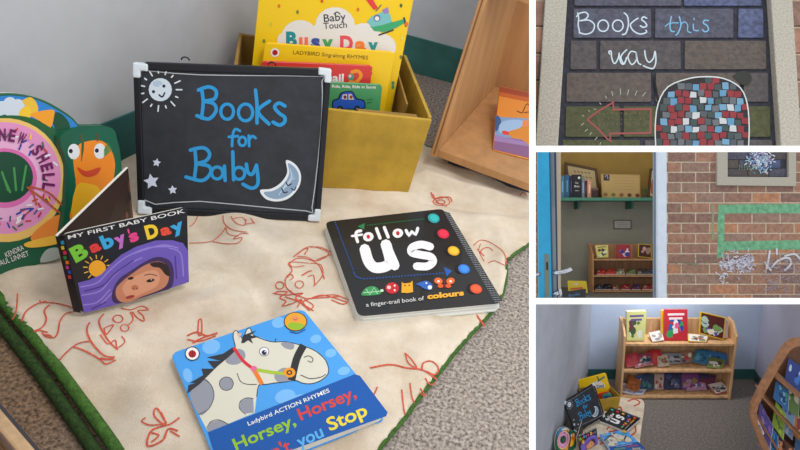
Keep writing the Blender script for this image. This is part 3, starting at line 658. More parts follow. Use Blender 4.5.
for i in range(9):
    t = math.radians(130 + i * 27); ar.line([(170 + 36 * math.cos(t), 262 + 34 * math.sin(t)), (170 + 50 * math.cos(t), 262 + 46 * math.sin(t))], 3.5, (240, 190, 60), 0)
ar.ell((170, 264), 31, 30, (240, 170, 40), -8)
PU = (112, 92, 190)
ar.poly([(100, 315), (140, 305), (185, 285), (215, 250), (255, 215), (310, 185), (380, 163), (440, 162), (478, 172), (496, 200), (500, 312), (395, 348), (210, 402), (122, 425)], PU)
for pts in ([(110, 330), (170, 315), (215, 270), (270, 225), (350, 190), (430, 185)], [(115, 360), (180, 345), (220, 300), (270, 255), (330, 225)], [(120, 395), (170, 385), (215, 340)], [(430, 190), (470, 210), (480, 290)], [(300, 210), (400, 180), (460, 190)], [(180, 395), (205, 370), (225, 350)]): ar.line(pts, 5, (150, 132, 220))
for pts in ([(125, 345), (190, 325), (235, 280), (300, 235)], [(450, 220), (455, 300)], [(150, 410), (200, 385)]): ar.line(pts, 5, (78, 60, 150))
ar.poly([(222, 372), (228, 335), (250, 300), (290, 272), (340, 240), (385, 222), (430, 235), (445, 275), (438, 330), (395, 348), (300, 378), (240, 390)], (66, 48, 96), 3)
ar.poly([(238, 366), (238, 335), (262, 308), (285, 290), (335, 255), (385, 238), (420, 252), (428, 290), (418, 325), (385, 345), (330, 365), (285, 384), (255, 384)], (200, 134, 104), 3)
ar.poly([(260, 340), (275, 310), (330, 280), (380, 270), (395, 300), (380, 330), (330, 355), (285, 372)], (220, 158, 126), 3)
ar.ell((290, 299), 11, 5, (60, 36, 34), -10); ar.ell((361, 307), 15, 6, (60, 36, 34), -12); ar.ell((361, 307), 6, 6, (24, 20, 24)); ar.ell((364, 304), 2, 2, (230, 230, 230)); ar.poly([(360, 245), (395, 240), (424, 256), (430, 290), (414, 285), (395, 262), (370, 258)], (50, 34, 36), 3); ar.ell((291, 299), 4, 4, (24, 20, 24)); ar.line([(340, 288), (362, 284), (385, 290)], 3, (110, 66, 54)); ar.line([(276, 285), (296, 280)], 3, (110, 66, 54)); ar.ell((305, 332), 13, 9, (190, 116, 92)); ar.ell((299, 337), 3, 2, (110, 50, 44)); ar.ell((312, 336), 3, 2, (110, 50, 44)); ar.ell((288, 366), 17, 6, (178, 74, 70), -14); ar.line([(274, 368), (288, 365), (303, 362)], 2, (110, 40, 40))
part('cover_artwork', ar, bk)
# spine and opened back half
TLp = f.o + f.ex * o4[3][0] + f.ey * o4[3][1]; BLp = f.o + f.ex * o4[0][0] + f.ey * o4[0][1]
loc = lambda v: f.pt(v)
zt0 = max(rz(BLp.x, BLp.y), .02); ht = TLp.z
far = A.floor((128, 168), ht + .004); farb = Vector((far.x, far.y, .016)); 
sp1 = A.floor((57.5, 236.5), ht - .004); sp0 = A.floor((75.5, 312), .026)
m = MB(); a, b, c, d = loc(sp0), loc(BLp), loc(TLp), loc(sp1)
tk = Vector((0, 0, -.006)); m.add([a, b, c, d, a + tk, b + tk, c + tk, d + tk], [(0, 1, 2, 3), (7, 6, 5, 4), (0, 4, 5, 1), (1, 5, 6, 2), (2, 6, 7, 3), (3, 7, 4, 0)], mat((34, 32, 40), .5)); spn = part('spine', m, bk)
m = MB()
for i, col in enumerate(((40, 160, 200), (230, 200, 60), (220, 60, 90), (60, 150, 70), (240, 130, 40), (200, 70, 160), (60, 90, 190), (226, 60, 60))):
    t0, t1 = .94 - i * .062, .94 - i * .062 - .045
    lo = lambda u, t: a.lerp(b, u).lerp(d.lerp(c, u), t) + Vector((0, 0, .0006))
    u0, u1 = (.15, .7) if i % 2 else (.3, .9); m.add([lo(u0, t0), lo(u1, t0), lo(u1, t1), lo(u0, t1)], [(0, 1, 2, 3)], mat(col, .5))
part('spine_lettering', m, spn)
m = MB(); up = Vector((0, 0, 1)); dirf = (farb - sp0); dirf.z = 0
w3 = Vector((-dirf.y, dirf.x, 0)).normalized() * .0028
v = [sp0, farb, far, sp1]; v = [loc(x) for x in v] + [loc(x + w3) for x in v]
m.add(v, [(0, 1, 2, 3), (7, 6, 5, 4), (0, 4, 5, 1), (1, 5, 6, 2), (2, 6, 7, 3), (3, 7, 4, 0)], mat((52, 34, 30), .6)); part('back_pages', m, bk)
m = MB(); kk = Vector((0, 0, .0012)); v2 = [sp1, far, far + w3, sp1 + w3]; m.add([loc(x) for x in v2] + [loc(x + kk) for x in v2], [(4, 5, 6, 7), (0, 1, 5, 4), (2, 3, 7, 6), (1, 2, 6, 5), (3, 0, 4, 7)], mat(PAGE, .7)); part('page_edge', m, bk)
nfa = dirf.normalized(); toCam = Vector((nfa.y, -nfa.x, 0)) * .0008
m = MB(); sk = mat((92, 52, 38), .5); v = [sp0, farb, far, sp1]; v = [loc(x.lerp(sum(v, Vector()) / 4, .02) + toCam) for x in v]; m.add(v, [(0, 1, 2, 3)], mat((48, 28, 22), .5))
def bpq(u, t, k): return loc(sp0.lerp(farb, u).lerp(sp1.lerp(far, u), t) + toCam * k)
for uc, tc, ru, rt, col, k in ((.75, .5, .42, .46, (96, 56, 40), 1.4), (.62, .68, .12, .05, (30, 18, 16), 1.9), (.95, .66, .1, .05, (30, 18, 16), 1.9), (.82, .45, .09, .1, (120, 70, 50), 1.9), (.8, .25, .16, .05, (120, 50, 44), 2.2)):
    m.add([bpq(min(.985, max(.015, uc + ru * math.cos(t))), min(.97, max(.02, tc + rt * math.sin(t))), k) for t in [i * math.pi / 8 for i in range(16)]], [list(range(16))], mat(col, .5))
part('inside_photo', m, bk, label='dark close photo of a face on the opened board')
BABY = bk; BABY_F = f

# ---- DONUT book
f = lean_frame(A, (-10, 282), (62, 262), .014, 16)
zd = Z(5, 0, 80); zd2 = Z(5, 0, 165); zd3 = Z(5, 50, 110)
cen = f.uv((8, 182)); 
ring_px = []
bk = thing('board_book', f, 'round die-cut board book with pink sprinkled doughnut titled New Shell, against the left wall', 'book')
outp = [(-78, 170), (-70, 128), (-40, 103), (0, 93.5), (30, 96), (55, 106), (78, 124), (84, 150), (70, 205), (62, 232), (58, 250), (30, 268), (-10, 274), (-50, 255), (-72, 215)]
out = smooth([f.uv(p) for p in outp], 4, True)
m = MB(); m.prism(out, -.004, 0, mat((24, 92, 62), .4, coat=.1)); part('front_cover', m, bk, .001)
m = MB(); m.prism([(x * .99, y * .99 + .001) for x, y in out], -.016, -.004, mat(PAGE, .7)); part('board_pages', m, bk)
ar = Art(f.uv, rough=.42, dz=.000015, z0=.0002)
ar.poly([(-70, 135), (-40, 106), (0, 96), (30, 98), (54, 108), (77, 125), (70, 140), (50, 125), (20, 116), (-20, 118), (-60, 150)], (40, 130, 206), 3)
ar.poly([(52, 120), (56, 112), (64, 116), (70, 126), (66, 138), (58, 134)], (18, 78, 50), 3)
for c in ((2, 108), (10, 104), (18, 106), (22, 112), (-4, 112), (12, 112), (-16, 108)): ar.ell(c, 7, 7, (205, 218, 232))
ar.poly([(22, 101), (30, 97), (36, 102), (38, 111), (30, 114), (26, 106)], (232, 190, 60), 3); ar.poly([(20, 110), (28, 106), (32, 116), (20, 118)], (240, 200, 50), 3); ar.poly([(30, 114), (52, 109.5), (54, 116), (50, 128), (40, 121)], (240, 160, 40), 3)
ar.line([(-50, 140), (-20, 121), (0, 118), (25, 119), (48, 129), (62, 146)], 5, (30, 96, 50)); 
ar.ell((5, 180), 60, 62, (236, 196, 110), -4, 40); ar.ell((4, 178), 57, 56, (226, 150, 200), -4, 40); ar.ell((3, 178), 44, 43, (232, 176, 216), 0, 32); ar.ell((4, 178), 33, 30, (216, 110, 176), 0, 32); ar.ell((4, 177), 29, 25.5, (20, 74, 52), 0, 32)
for p in (((8, 190), (2, 172)), ((16, 190), (14, 168)), ((22, 190), (26, 166)), ((10, 192), (4, 178))): ar.line([p[0], p[1]], 2.2, (70, 150, 80), 0)
rr = random.Random(3)
cols = [(40, 70, 170), (200, 40, 80), (240, 200, 70), (90, 90, 140), (70, 110, 90), (235, 235, 240), (200, 70, 60)]
for i in range(120):
    t = rr.uniform(0, 6.28); r = rr.uniform(.66, .93); c = (4 + 57 * r * math.cos(t), 178 + 56 * r * math.sin(t))
    if -2.2 < math.atan2(c[1] - 178, c[0] - 4) < .35 and r > .6 and r < .9 and i % 4: continue
    a = rr.uniform(0, 3.14); ar.line([c, (c[0] + 4.6 * math.cos(a), c[1] + 4.6 * math.sin(a))], 1.8, cols[i % 7], 0)
def arc_text(body, cx, cy, rx, a0, a1, h, col, bold=.03):
    n = len(body)
    for i, ch in enumerate(body):
        if ch == ' ': continue
        t = math.radians(a0 + (a1 - a0) * (i + .5) / n); dt = math.radians((a1 - a0) / n * .40)
        p = lambda t: (cx + rx * math.cos(t), cy + rx * math.sin(t))
        ar.text(ch, p(t - dt), p(t + dt), h, col, bold)
arc_text('A NEW SHELL', 3, 180, 40, -122, 14, 12, (110, 24, 92), .04)
ar.poly([(30, 238), (40, 226), (60, 214), (66, 232), (58, 240), (40, 243)], (236, 140, 60), 3); ar.poly([(24, 243), (40, 238), (58, 235), (60, 242), (44, 246), (28, 247)], (240, 190, 70), 3)
for pts in ([(27, 187), (42, 198), (60, 213)], [(30, 186), (48, 192), (62, 205)], [(29, 187), (34, 196), (36, 204)]): ar.line(pts, 1.6, (190, 90, 50))
ar.text('KENDRA', (6, 257), (24, 249), 5.5, (230, 230, 230), .0); ar.text('PAUL LINNET', (-2, 266), (29, 255), 5.5, (230, 230, 230), .0)
ar.poly([(40, 262), (45, 250), (56, 247), (62, 252), (58, 258)], (170, 180, 176), 3)
part('cover_artwork', ar, bk)
# opened right leaf of the same book: green with orange crab face
ax = f.o + f.ex * f.uv((64, 262))[0] + f.ey * 0
g0 = A.floor((70, 262), .014); g1 = A.floor((134, 226), .014)
f2 = face_at(A, g0, g1, 10, False)
lp_ = [f2.uv(p) for p in ((66, 250), (128, 222), (122, 170), (118, 142), (106, 127), (96, 126), (78, 127), (60, 138), (67, 165), (66, 200))]
Tm = f.L.inverted() @ f2.L
def t2(x, y, z): return tuple(Tm @ Vector((x, y, z)))
m = MB(); m.prism(smooth(lp_, 3, True), -.012, 0, mat((22, 92, 68), .4), t2); lf = part('crab_leaf', m, bk, label='green leaf with an orange crab face')
a2 = Art(f2.uv, rough=.42, dz=.00006, z0=.0003)
a2.poly([(70, 150), (74, 136), (90, 128), (112, 128), (118, 146), (120, 176), (112, 205), (70, 215)], (20, 96, 72), 3)
a2.poly([(73, 160), (77, 146), (88, 141), (102, 141), (111, 150), (115, 165), (112, 184), (104, 210), (70, 222), (76, 190)], (240, 140, 36), 3)
a2.poly([(76, 186), (90, 184), (100, 190), (96, 212), (72, 220)], (244, 186, 40), 3)
for c in ((73.5, 151.5), (99.5, 151)): a2.ell(c, 6, 7.8, (226, 232, 236)); a2.ell((c[0] - 3, c[1] - .5), 2, 2.2, (16, 30, 60))
a2.poly([(77, 167), (86, 171), (100, 167), (97, 174), (88, 177), (81, 174)], (206, 70, 40), 3)
for p in (((81, 141), (81, 135)), ((97, 141), (97, 134))): a2.line([p[0], p[1]], 1, (130, 60, 30), 0)
for i in range(4): a2.line([(104, 150 + i * 2), (108 + i, 143 + i * 2)], 1.2, (60, 140, 80), 0)
a2.v = [t2(*v) for v in a2.v]; part('leaf_artwork', a2, lf)
m = MB()
for i, (p0, p1) in enumerate((((63, 232), (68.5, 166)), ((66, 231), (71.5, 168)))):
    a, b = A.floor(p0, .05), A.floor(p1, .14); d = Vector((.0022, 0, 0)); e = Vector((.004, .012, 0))
    v = [f.pt(x) for x in (a, a + d, a + d + e, a + e, b, b + d, b + d + e, b + e)]
    m.add(v, [(3, 2, 1, 0), (4, 5, 6, 7), (0, 1, 5, 4), (1, 2, 6, 5), (2, 3, 7, 6), (3, 0, 4, 7)], mat((190, 186, 176), .7))
part('leaf_edges', m, bk)
DONUT = bk; DONUT_F = f

# ---- low display unit at lower left with a blue book
a = A.floor((-30, 372), .10); b = A.floor((60, 478), .10)
ex = (b - a).normalized(); fd = Frame(A, Vector(((a.x + b.x) / 2, (a.y + b.y) / 2, 0)), Vector((ex.x, ex.y, 0)), Vector((-ex.y, ex.x, 0)))
dt = thing('display_unit', fd, 'pale wooden display unit cut off at the lower left beside the rug', 'display unit')
m = MB(); m.box(-.25, -.013, 0, .25, 0, .10, wood((190, 160, 124))); part('front_rail', m, dt, .003)
m = MB(); m.box(-.25, 0, 0, .25, .003, .098, mat((60, 58, 64), .6)); part('dark_liner', m, dt)
m = MB(); m.box(-.25, -.20, 0, .25, -.013, .06, wood((180, 140, 100))); part('tray', m, dt)
m = MB(); m.box(-.25, -.22, 0, .25, -.20, .55, wood((180, 140, 100))); part('back_panel', m, dt)  # tall unseen back, added to shade the carpet beside the unit
fq = Frame(A, fd.o + fd.ex * 0 - fd.ey * .018 + Vector((0, 0, .062)), fd.ex, Vector((0, 0, .25)) - fd.ey)
bq = book(fq, 'picture_book', 'blue picture book cut off in the lower left corner', [(-.1, .004), (.12, .004), (.12, .15), (-.1, .15)], .008, (40, 90, 150))
ar = Art(lambda p: p); ar.sgn = 1
for i in range(9): ar.ell((rnd.uniform(-.08, .1), rnd.uniform(.02, .13)), rnd.uniform(.008, .025), .01, [(30, 70, 130), (70, 120, 170), (120, 110, 90)][i % 3], i * 30)
part('cover_artwork', ar, bq)

# =================================================================== SET B: chalked blind window in the brick wall
yB = 1.5
fB = Frame(B, Vector((0, yB, 0)), Vector((1, 0, 0)), Vector((0, 0, 1)))
UVB = lambda p: fB.uv(p)
def jq(q, a): return [(x + rnd.uniform(-a, a), y + rnd.uniform(-a, a)) for x, y in q]
mort = mat((40, 42, 54), .6, .25, 60, .5)
DB = [mat((66, 62, 68), .4, .18, 70, .5, c2=(90, 84, 84)), mat((74, 68, 66), .4, .18, 70, .5, c2=(98, 88, 82)), mat((62, 64, 78), .4, .18, 70, .5, c2=(88, 90, 108)), mat((58, 66, 94), .35, .2, 70, .6, c2=(92, 102, 142)), mat((62, 66, 38), .45, .2, 70, .5, c2=(80, 84, 50))]
m = MB(); m.prism([UVB(p) for p in ((550, -40), (790, -40), (790, 170), (545, 170))][::-1], -.05, -.0, mort)
rows = [((-30, 6.5), [(574, 681, 2), (683.5, 761, 3)]), ((9.5, 38.5), [(573, 651, 2), (654.5, 733, 2), (737.5, 763, 3)]), ((41.5, 70), [(570, 596.5, 0), (599.5, 680.5, 0), (684, 766, 1)]),
        ((73.5, 102.5), [(566, 651, 1), (655, 740, 1), (743, 768, 0)]), ((107, 137.5), [(565, 620, 4), (623, 700, 4), (703, 770, 4)]), ((140.5, 165), [(562, 640, 4), (644, 772, 0)])]
for (y0, y1), L in rows:
    for x0, x1, k in L:
        m.prism(rounded([UVB(p) for p in ((x0, y1), (x1, y1), (x1 - .4, y0), (x0 + .4, y0))], .004, 2), 0, .0045, DB[k])
wB = struct('wall_chalked', m, fB, .0015)
STONE = mat((156, 152, 141), .9, .08, 200, .4, c2=(194, 190, 178))
m = MB(); m.prism([UVB(p) for p in ((533, 170), (555.5, 170), (568.5, -30), (547, -30))], -.02, .030, STONE); struct('window_1', m, fB, .003)
m = MB(); m.prism([UVB(p) for p in ((777.5, 170), (798, 170), (786, -30), (764.5, -30))], -.02, .030, STONE); struct('window_2', m, fB, .003)
BR = [mat(c, .9, .1, 30, .3) for c in ((146, 114, 100), (156, 120, 102), (136, 108, 98), (160, 122, 104), (146, 120, 108))]
MORT = mat((202, 188, 168), .95, .1, 60, .5)
m = MB(); m.prism([UVB(p) for p in ((500, 190), (542, 190), (552, -50), (500, -50))], -.05, -.004, MORT)
m.prism([UVB(p) for p in ((795, 190), (860, 190), (850, -50), (783, -50))], -.05, -.004, MORT)
for i in range(-1, 6):
    y = 2 + i * 27
    m.prism([UVB(p) for p in ((505, y + 24), (544.5 - y * .055, y + 24), (545.5 - y * .055, y), (505, y))], -.005, .004, BR[i % 5])
    m.prism([UVB(p) for p in ((791 + y * .04, y + 24), (850, y + 24), (850, y), (790 + y * .04, y))], -.005, .004, BR[(i + 2) % 5])
struct('wall_brick', m, fB, .0015)
zt = Z(6, 534, 0); zr = Z(6, 620, 0)
arB = Art(lambda p: fB.uv(p, .0045), z0=.005, dz=.00001, rough=.95)
CW = (196, 214, 226); CB = (120, 176, 214)
def wr(z, pts, w=1.35, col=CW, sm=5): arB.line([z(p) for p in pts], w, col, sm)
wr(zt, [(262, 78), (268, 110), (265, 150), (275, 200)]); wr(zt, [(255, 100), (275, 80), (310, 75), (325, 95), (305, 118), (275, 125)]); wr(zt, [(280, 125), (330, 122), (362, 150), (350, 190), (310, 206), (272, 196)])
for cx in (415, 503): wr(zt, [(cx + 32 * math.cos(t), 155 + 34 * math.sin(t)) for t in [i * math.pi / 5 for i in range(11)]])
wr(zr, [(25, 78), (45, 100), (50, 150), (35, 200), (15, 208)], 1.4); wr(zr, [(108, 110), (85, 125), (62, 150), (80, 185), (120, 205), (158, 195), (155, 182)]); wr(zr, [(160, 110), (140, 102), (130, 118), (150, 135), (160, 155), (140, 165), (122, 155)], 1.4)
wr(zr, [(308, 100), (300, 145), (305, 185), (325, 190)], 1.4, CB); wr(zr, [(272, 158), (300, 140), (350, 138)], 1.1, CB); wr(zr, [(355, 100), (365, 150), (350, 195), (335, 212)], 1.4, CB); wr(zr, [(362, 150), (385, 132), (405, 150), (405, 185), (425, 198)], 1.1, CB)
wr(zr, [(440, 145), (442, 180), (470, 185)], 1.3, CB); wr(zr, [(443, 112), (444, 118)], 1.4, CB); wr(zr, [(530, 125), (508, 122), (500, 140), (522, 155), (530, 180), (510, 192), (495, 180)], 1.4, CB)
wr(zt, [(455, 325), (448, 312), (462, 308), (465, 340), (475, 375), (488, 380), (505, 350), (510, 320)]); wr(zt, [(510, 325), (520, 375), (540, 385), (556, 345)])
wr(zr, [(40, 300), (20, 318), (5, 345), (22, 382), (40, 350)]); wr(zr, [(95, 315), (65, 310), (48, 345), (70, 388), (98, 360), (96, 320), (108, 375), (125, 388)]); wr(zr, [(148, 305), (155, 350), (175, 375), (200, 350), (210, 308), (215, 370), (200, 410), (170, 408), (140, 395)])
ch = link('chalk_words', arB, None, fB.M, B); tag(ch, 'white and blue chalk words Books this way on dark painted bricks', 'chalk writing')
arB = Art(lambda p: fB.uv(p, .0045), z0=.005, dz=.00001, rough=.95)
za = Z(6, 534, 75); RDC = (150, 84, 84)
wr(za, [(322, 265), (390, 215), (475, 165)], 1.8, RDC, 0); wr(za, [(322, 270), (385, 325), (440, 385), (465, 400)], 1.8, RDC, 0); wr(za, [(472, 160), (478, 205)], 1.6, RDC, 0); wr(za, [(474, 208), (600, 206), (695, 205)], 2, RDC, 0); wr(za, [(455, 352), (600, 350), (695, 348)], 2, RDC, 0); wr(za, [(700, 205), (698, 348)], 2, RDC, 0); wr(za, [(455, 352), (458, 398)], 1.6, RDC, 0)
for i in range(34):
    x = 390 + (i % 11) * 27 + rnd.uniform(-6, 6); y = 232 + (i // 11) * 34 + rnd.uniform(-6, 6); arB.ell(za((x, y)), .5, .5, (150, 110, 90), 0, 6)
for a, b in (((300, 250), (290, 242)), ((335, 222), (325, 212)), ((372, 210), (358, 203)), ((402, 178), (392, 166)), ((435, 142), (428, 125)), ((472, 125), (466, 98)), ((518, 120), (518, 82)), ((560, 122), (568, 88)), ((605, 125), (618, 95)), ((650, 130), (668, 105)), ((300, 290), (282, 303)), ((322, 325), (305, 340)), ((345, 345), (335, 362)), ((380, 372), (365, 392)), ((400, 405), (395, 420))): wr(za, [a, b], .6, (176, 190, 170), 0)
ch = link('chalk_arrow', arB, None, fB.M, B); tag(ch, 'red chalk arrow pointing left with pale rays on green painted brick', 'chalk arrow')
arB = Art(lambda p: fB.uv(p, .0045), z0=.005, dz=.00001, rough=.95)
# generic patchwork mound
mound = [(656, 152), (655, 128), (658, 104), (668, 87), (688, 79), (706, 77), (724, 79), (740, 88), (747, 104), (749, 128), (748, 152)]
arB.poly(mound, (52, 52, 56))
pc = [(142, 62, 68), (110, 156, 186), (190, 196, 200), (84, 92, 98), (136, 58, 64), (96, 146, 180), (104, 110, 116), (70, 84, 84)]
for i in range(14):
    for j in range(11):
        x, y = 653 + i * 7.4 + (j % 2) * 2.5, 76 + j * 7.0 + (i % 3) * .8
        if inside((x + 3.3, y + 3.1), mound) and inside((x + 1, y + 1), mound) and inside((x + 5.5, y + 5.5), mound): arB.poly(jq([(x, y), (x + 6.6, y + .2), (x + 6.6, y + 6.3), (x + .2, y + 6.2)], .6), pc[(i * 3 + j * 5 + rnd.randint(0, 2)) % 8])
arB.line(mound, 1.2, (206, 214, 216), 3)
arB.poly([(733, 76), (742, 71), (750, 74), (751, 82), (744, 86), (738, 82)], (58, 60, 58), 3); wr(lambda p: p, [(654, 78), (656, 90), (658, 100)], 2, (34, 36, 42))
ch = link('chalk_drawing', arB, None, fB.M, B); tag(ch, 'large patchwork chalk drawing of coloured squares right of the red arrow', 'chalk drawing')

# =================================================================== SET D: doorway and brick wall
yD = 4.75; SD = F / yD
fD = Frame(D, D.deep((733, 225), yD), Vector((1, 0, 0)), Vector((0, 0, 1)))
U = fD.uv
m = MB(); m.prism([U(p) for p in ((665, 330), (860, 330), (860, 120), (665, 120))], -.05, -.0005, MORT)
m.prism([U(p) for p in ((480, 330), (537.6, 330), (536.4, 120), (480, 120))], -.2, -.004, MORT)
for r in range(-2, 17):
    y0 = 152.6 + r * 10.17; y1 = y0 + 8.9; off = 696.3 if r % 2 == 0 else 682
    for k in range(-3, 7):
        x0, x1 = off + k * 28.2, off + (k + 1) * 28.2 - 1.4
        x0, x1 = max(x0, 666.5), min(x1, 850)
        if x1 - x0 < 2: continue
        if y0 < 176 and 716 < x0 and x1 < 793: continue
        if rnd.random() < .12: c = mat((176, 128, 100), .9, .1, 30, .3)
        else: c = BR[rnd.randrange(5)]
        m.prism([U(p) for p in ((x0, y1), (x1, y1), (x1, y0), (x0, y0))], -.005, .0025, c)
    m.prism([U(p) for p in ((490, y1), (537, y1), (536.5, y0), (490, y0))], -.005, .002, BR[r % 5])
struct('wall_front', m, fD)
# small blind window with stone frame
m = MB()
fx = [((715.5, 185.5), (794, 186.5), (794, 177.5), (715.5, 177)), ((715.5, 178), (726, 178), (726, 120), (715.5, 120)), ((786.5, 178), (794, 178), (794, 120), (786.5, 120))]
for q in fx: m.prism([U(p) for p in q], -.02, .035, STONE)
wn = struct('window_3', m, fD, .003)
m = MB(); m.prism([U(p) for p in ((726, 177.2), (787, 177.2), (787, 120), (726, 120))], -.004, .003, mat((50, 54, 66), .6))
for r in range(6):
    for k in range(3):
        x0 = 727 + k * 21 - (r % 2) * 9; x0c, x1c = max(727, x0), min(786, x0 + 20); y1 = 176.5 - r * 8.6
        if x1c - x0c > 2: m.prism([U(p) for p in ((x0c, y1), (x1c, y1), (x1c, y1 - 7.8), (x0c, y1 - 7.8))], 0, .007, DB[(r + k) % 4])
struct('wall_dark_panel', m, fD)
arD = Art(lambda p: U(p), z0=.0085, dz=.00005, rough=.95)
rc = random.Random(5)
for i in range(260):
    x, y = rc.gauss(760, 6.5), rc.gauss(160, 8)
    if not (746 < x < 773 and 148 < y < 173): continue
    arD.line([(x, y), (x + rc.uniform(-2.5, 2.5), y + rc.uniform(-2.5, 2.5))], .9, rc.choice([(150, 190, 220), (210, 220, 235), (110, 130, 190), (180, 150, 170), (226, 232, 236), (140, 190, 220)]), 0)
for i in range(8): arD.line([(738 + i * 2.6, 165), (738.5 + i * 2.6, 170)], .5, (120, 140, 110), 0)
o = link('chalk_drawing', arD, None, fD.M, D); tag(o, 'small patchy white and blue chalk drawing in the stone framed panel of the brick wall', 'drawing')
arD = Art(lambda p: U(p), z0=.0025, dz=.00005, rough=.9)
GP = mat((110, 168, 132), .9, .12, 30, .3)
arD.poly([(718, 204.5), (860, 203.5), (860, 213), (718, 213.5)], GP); arD.poly([(718, 213.4), (724.5, 213.4), (724, 257), (717, 258)], GP); arD.poly([(724, 241.5), (860, 239), (860, 248.5), (724, 250.5)], GP); arD.poly([(712, 205), (714, 205), (714, 240), (711.5, 240)], mat((140, 150, 120), .9))
o = link('painted_outline', arD, None, fD.M, D); tag(o, 'pale green painted rectangle outline on the brick wall right of the door', 'painted line')
arD = Art(lambda p: U(p), z0=.0045, dz=.00005, rough=.95)
for i in range(170):
    x = rc.uniform(719, 752); y = rc.gauss(263, 5) if x > 728 else rc.gauss(268, 6)
    a = rc.uniform(0, 6.28); l = rc.uniform(2, 6); arD.line([(x, y), (x + l * .5 * math.cos(a) + 1, y + l * .6 * math.sin(a)), (x + l * math.cos(a + .5), y + l * .7 * math.sin(a + .5))], .8, rc.choice([(196, 198, 216), (216, 220, 232), (176, 172, 190)]), 3)
for pts in ([(769, 251), (768, 258), (766, 268)], [(771, 267), (778, 260), (788, 258), (790, 264), (784, 270)], [(776, 249), (776, 254)], [(764, 262), (770, 270)], [(784, 256), (794, 254), (800, 260)]): arD.line(pts, 1.9, (206, 208, 220))
for i in range(130):
    x = rc.uniform(760, 804); y = rc.gauss(266 if i % 2 else 281, 5); a = rc.uniform(-.6, .9); l = rc.uniform(2, 6); arD.line([(x, y), (x + l * math.cos(a), y + l * math.sin(a))], .45, rc.choice([(150, 150, 172), (168, 162, 176)]), 0)
o = link('chalk_scribble', arD, None, fD.M, D); tag(o, 'white chalk scribbles on bricks below the green painted outline', 'drawing')
arD = Art(lambda p: U(p), z0=.0045, dz=.00005, rough=.95)
for i in range(90):
    x, y = rc.gauss(692, 11), rc.gauss(263, 4); a = rc.uniform(-.5, .8); arD.line([(x, y), (x + 3 * math.cos(a), y + 3 * math.sin(a))], .4, rc.choice([(140, 136, 116), (150, 142, 130), (118, 124, 104)]), 0)
o = link('chalk_scribble', arD, None, fD.M, D); tag(o, 'faint greenish rubbed chalk on bricks just right of the white door frame', 'drawing')
# door frame
fw = mat((214, 226, 242), .5, .02, 20)
m = MB(); m.prism([U(p) for p in ((657.5, 330), (666.3, 330), (666.3, 120), (657.5, 120))], -.05, .012, fw)
m.prism([U(p) for p in ((655.6, 330), (657.6, 330), (657.6, 120), (655.6, 120))], -.08, -.05, mat((120, 136, 150), .5)); struct('trim_1', m, fD, .002)
m = MB(); m.prism([U(p) for p in ((558.5, 330), (561.2, 330), (561.2, 120), (558.5, 120))], -.14, -.02, mat((182, 168, 146), .6)); struct('trim_2', m, fD)
# door leaf
BLU = mat((44, 158, 206), .4, .03, 10)
ga, gb = D.deep((538.5, 225), 4.3), D.deep((549.5, 225), 4.3)
fl = Frame(D, Vector((ga.x, ga.y, 0)), Vector((1, 0, 0)), Vector((0, 0, 1)))
dw = gb.x - ga.x
dr = thing('door_1', fl, 'open bright blue glazed door seen edge on at the left of the doorway', 'door'); del dr['label']; del dr['category']; dr['kind'] = 'structure'
UD = fl.uv
m = MB(); m.prism([UD(p) for p in ((538.8, 340), (552.6, 340), (548.6, 130), (537.4, 130))], -.03, 0, BLU); part('edge_stile', m, dr, .003)
m = MB(); m.prism([UD(p) for p in ((552.6, 340), (554.6, 340), (550, 130), (548.4, 130))], -.16, -.004, mat((34, 84, 120), .4)); part('glazing_bead', m, dr)
gl = mat((120, 132, 140), .08, coat=.5)
m = MB(); m.prism([UD(p) for p in ((554, 340), (558, 340), (554, 130), (550, 130))], -.17, -.02, gl); part('glass', m, dr)
m = MB(); m.prism([UD(p) for p in ((557, 340), (559.4, 340), (556.4, 130), (553.6, 130))], -.22, -.03, mat((44, 62, 100), .4)); part('hinge_stile', m, dr)
m = MB(); m.prism([UD(p) for p in ((545, 299), (549.6, 299), (548.6, 254), (544.4, 254))], 0, .004, mat((120, 128, 112), .45, metal=.4)); lk = part('lock_plate', m, dr, .001)
m = MB(); m.prism([UD(p) for p in ((546.2, 270), (548.2, 270), (548, 262), (546, 262))], .004, .006, mat((40, 44, 44), .5)); part('latch', m, lk)
chrome = mat((190, 196, 206), .2, metal=.9)
def P_(p, off): u = UD(p, off); return (u[0], u[1], off)
m = MB(); m.tube(smooth([P_((553, 272.5), -.02), P_((557, 272.8), .02), P_((563, 272.2), .03), P_((568, 271), .03), P_((571, 269.6), .02)], 5), .017, chrome, 10); part('lever_handle', m, dr, shade=True)
m = MB(); m.tube(smooth([P_((540, 273.5), -.01), P_((536, 275), .02), P_((528, 275.5), .03)], 5), .013, chrome, 10); part('lever_handle', m, dr, shade=True)
m = MB(); m.tube([P_((553, 294), -.01), P_((559, 293.5), .02)], .016, chrome, 10); m.tube([P_((560, 289), .02), P_((561, 298), .02)], .012, chrome, 8); part('thumb_turn', m, dr, shade=True)
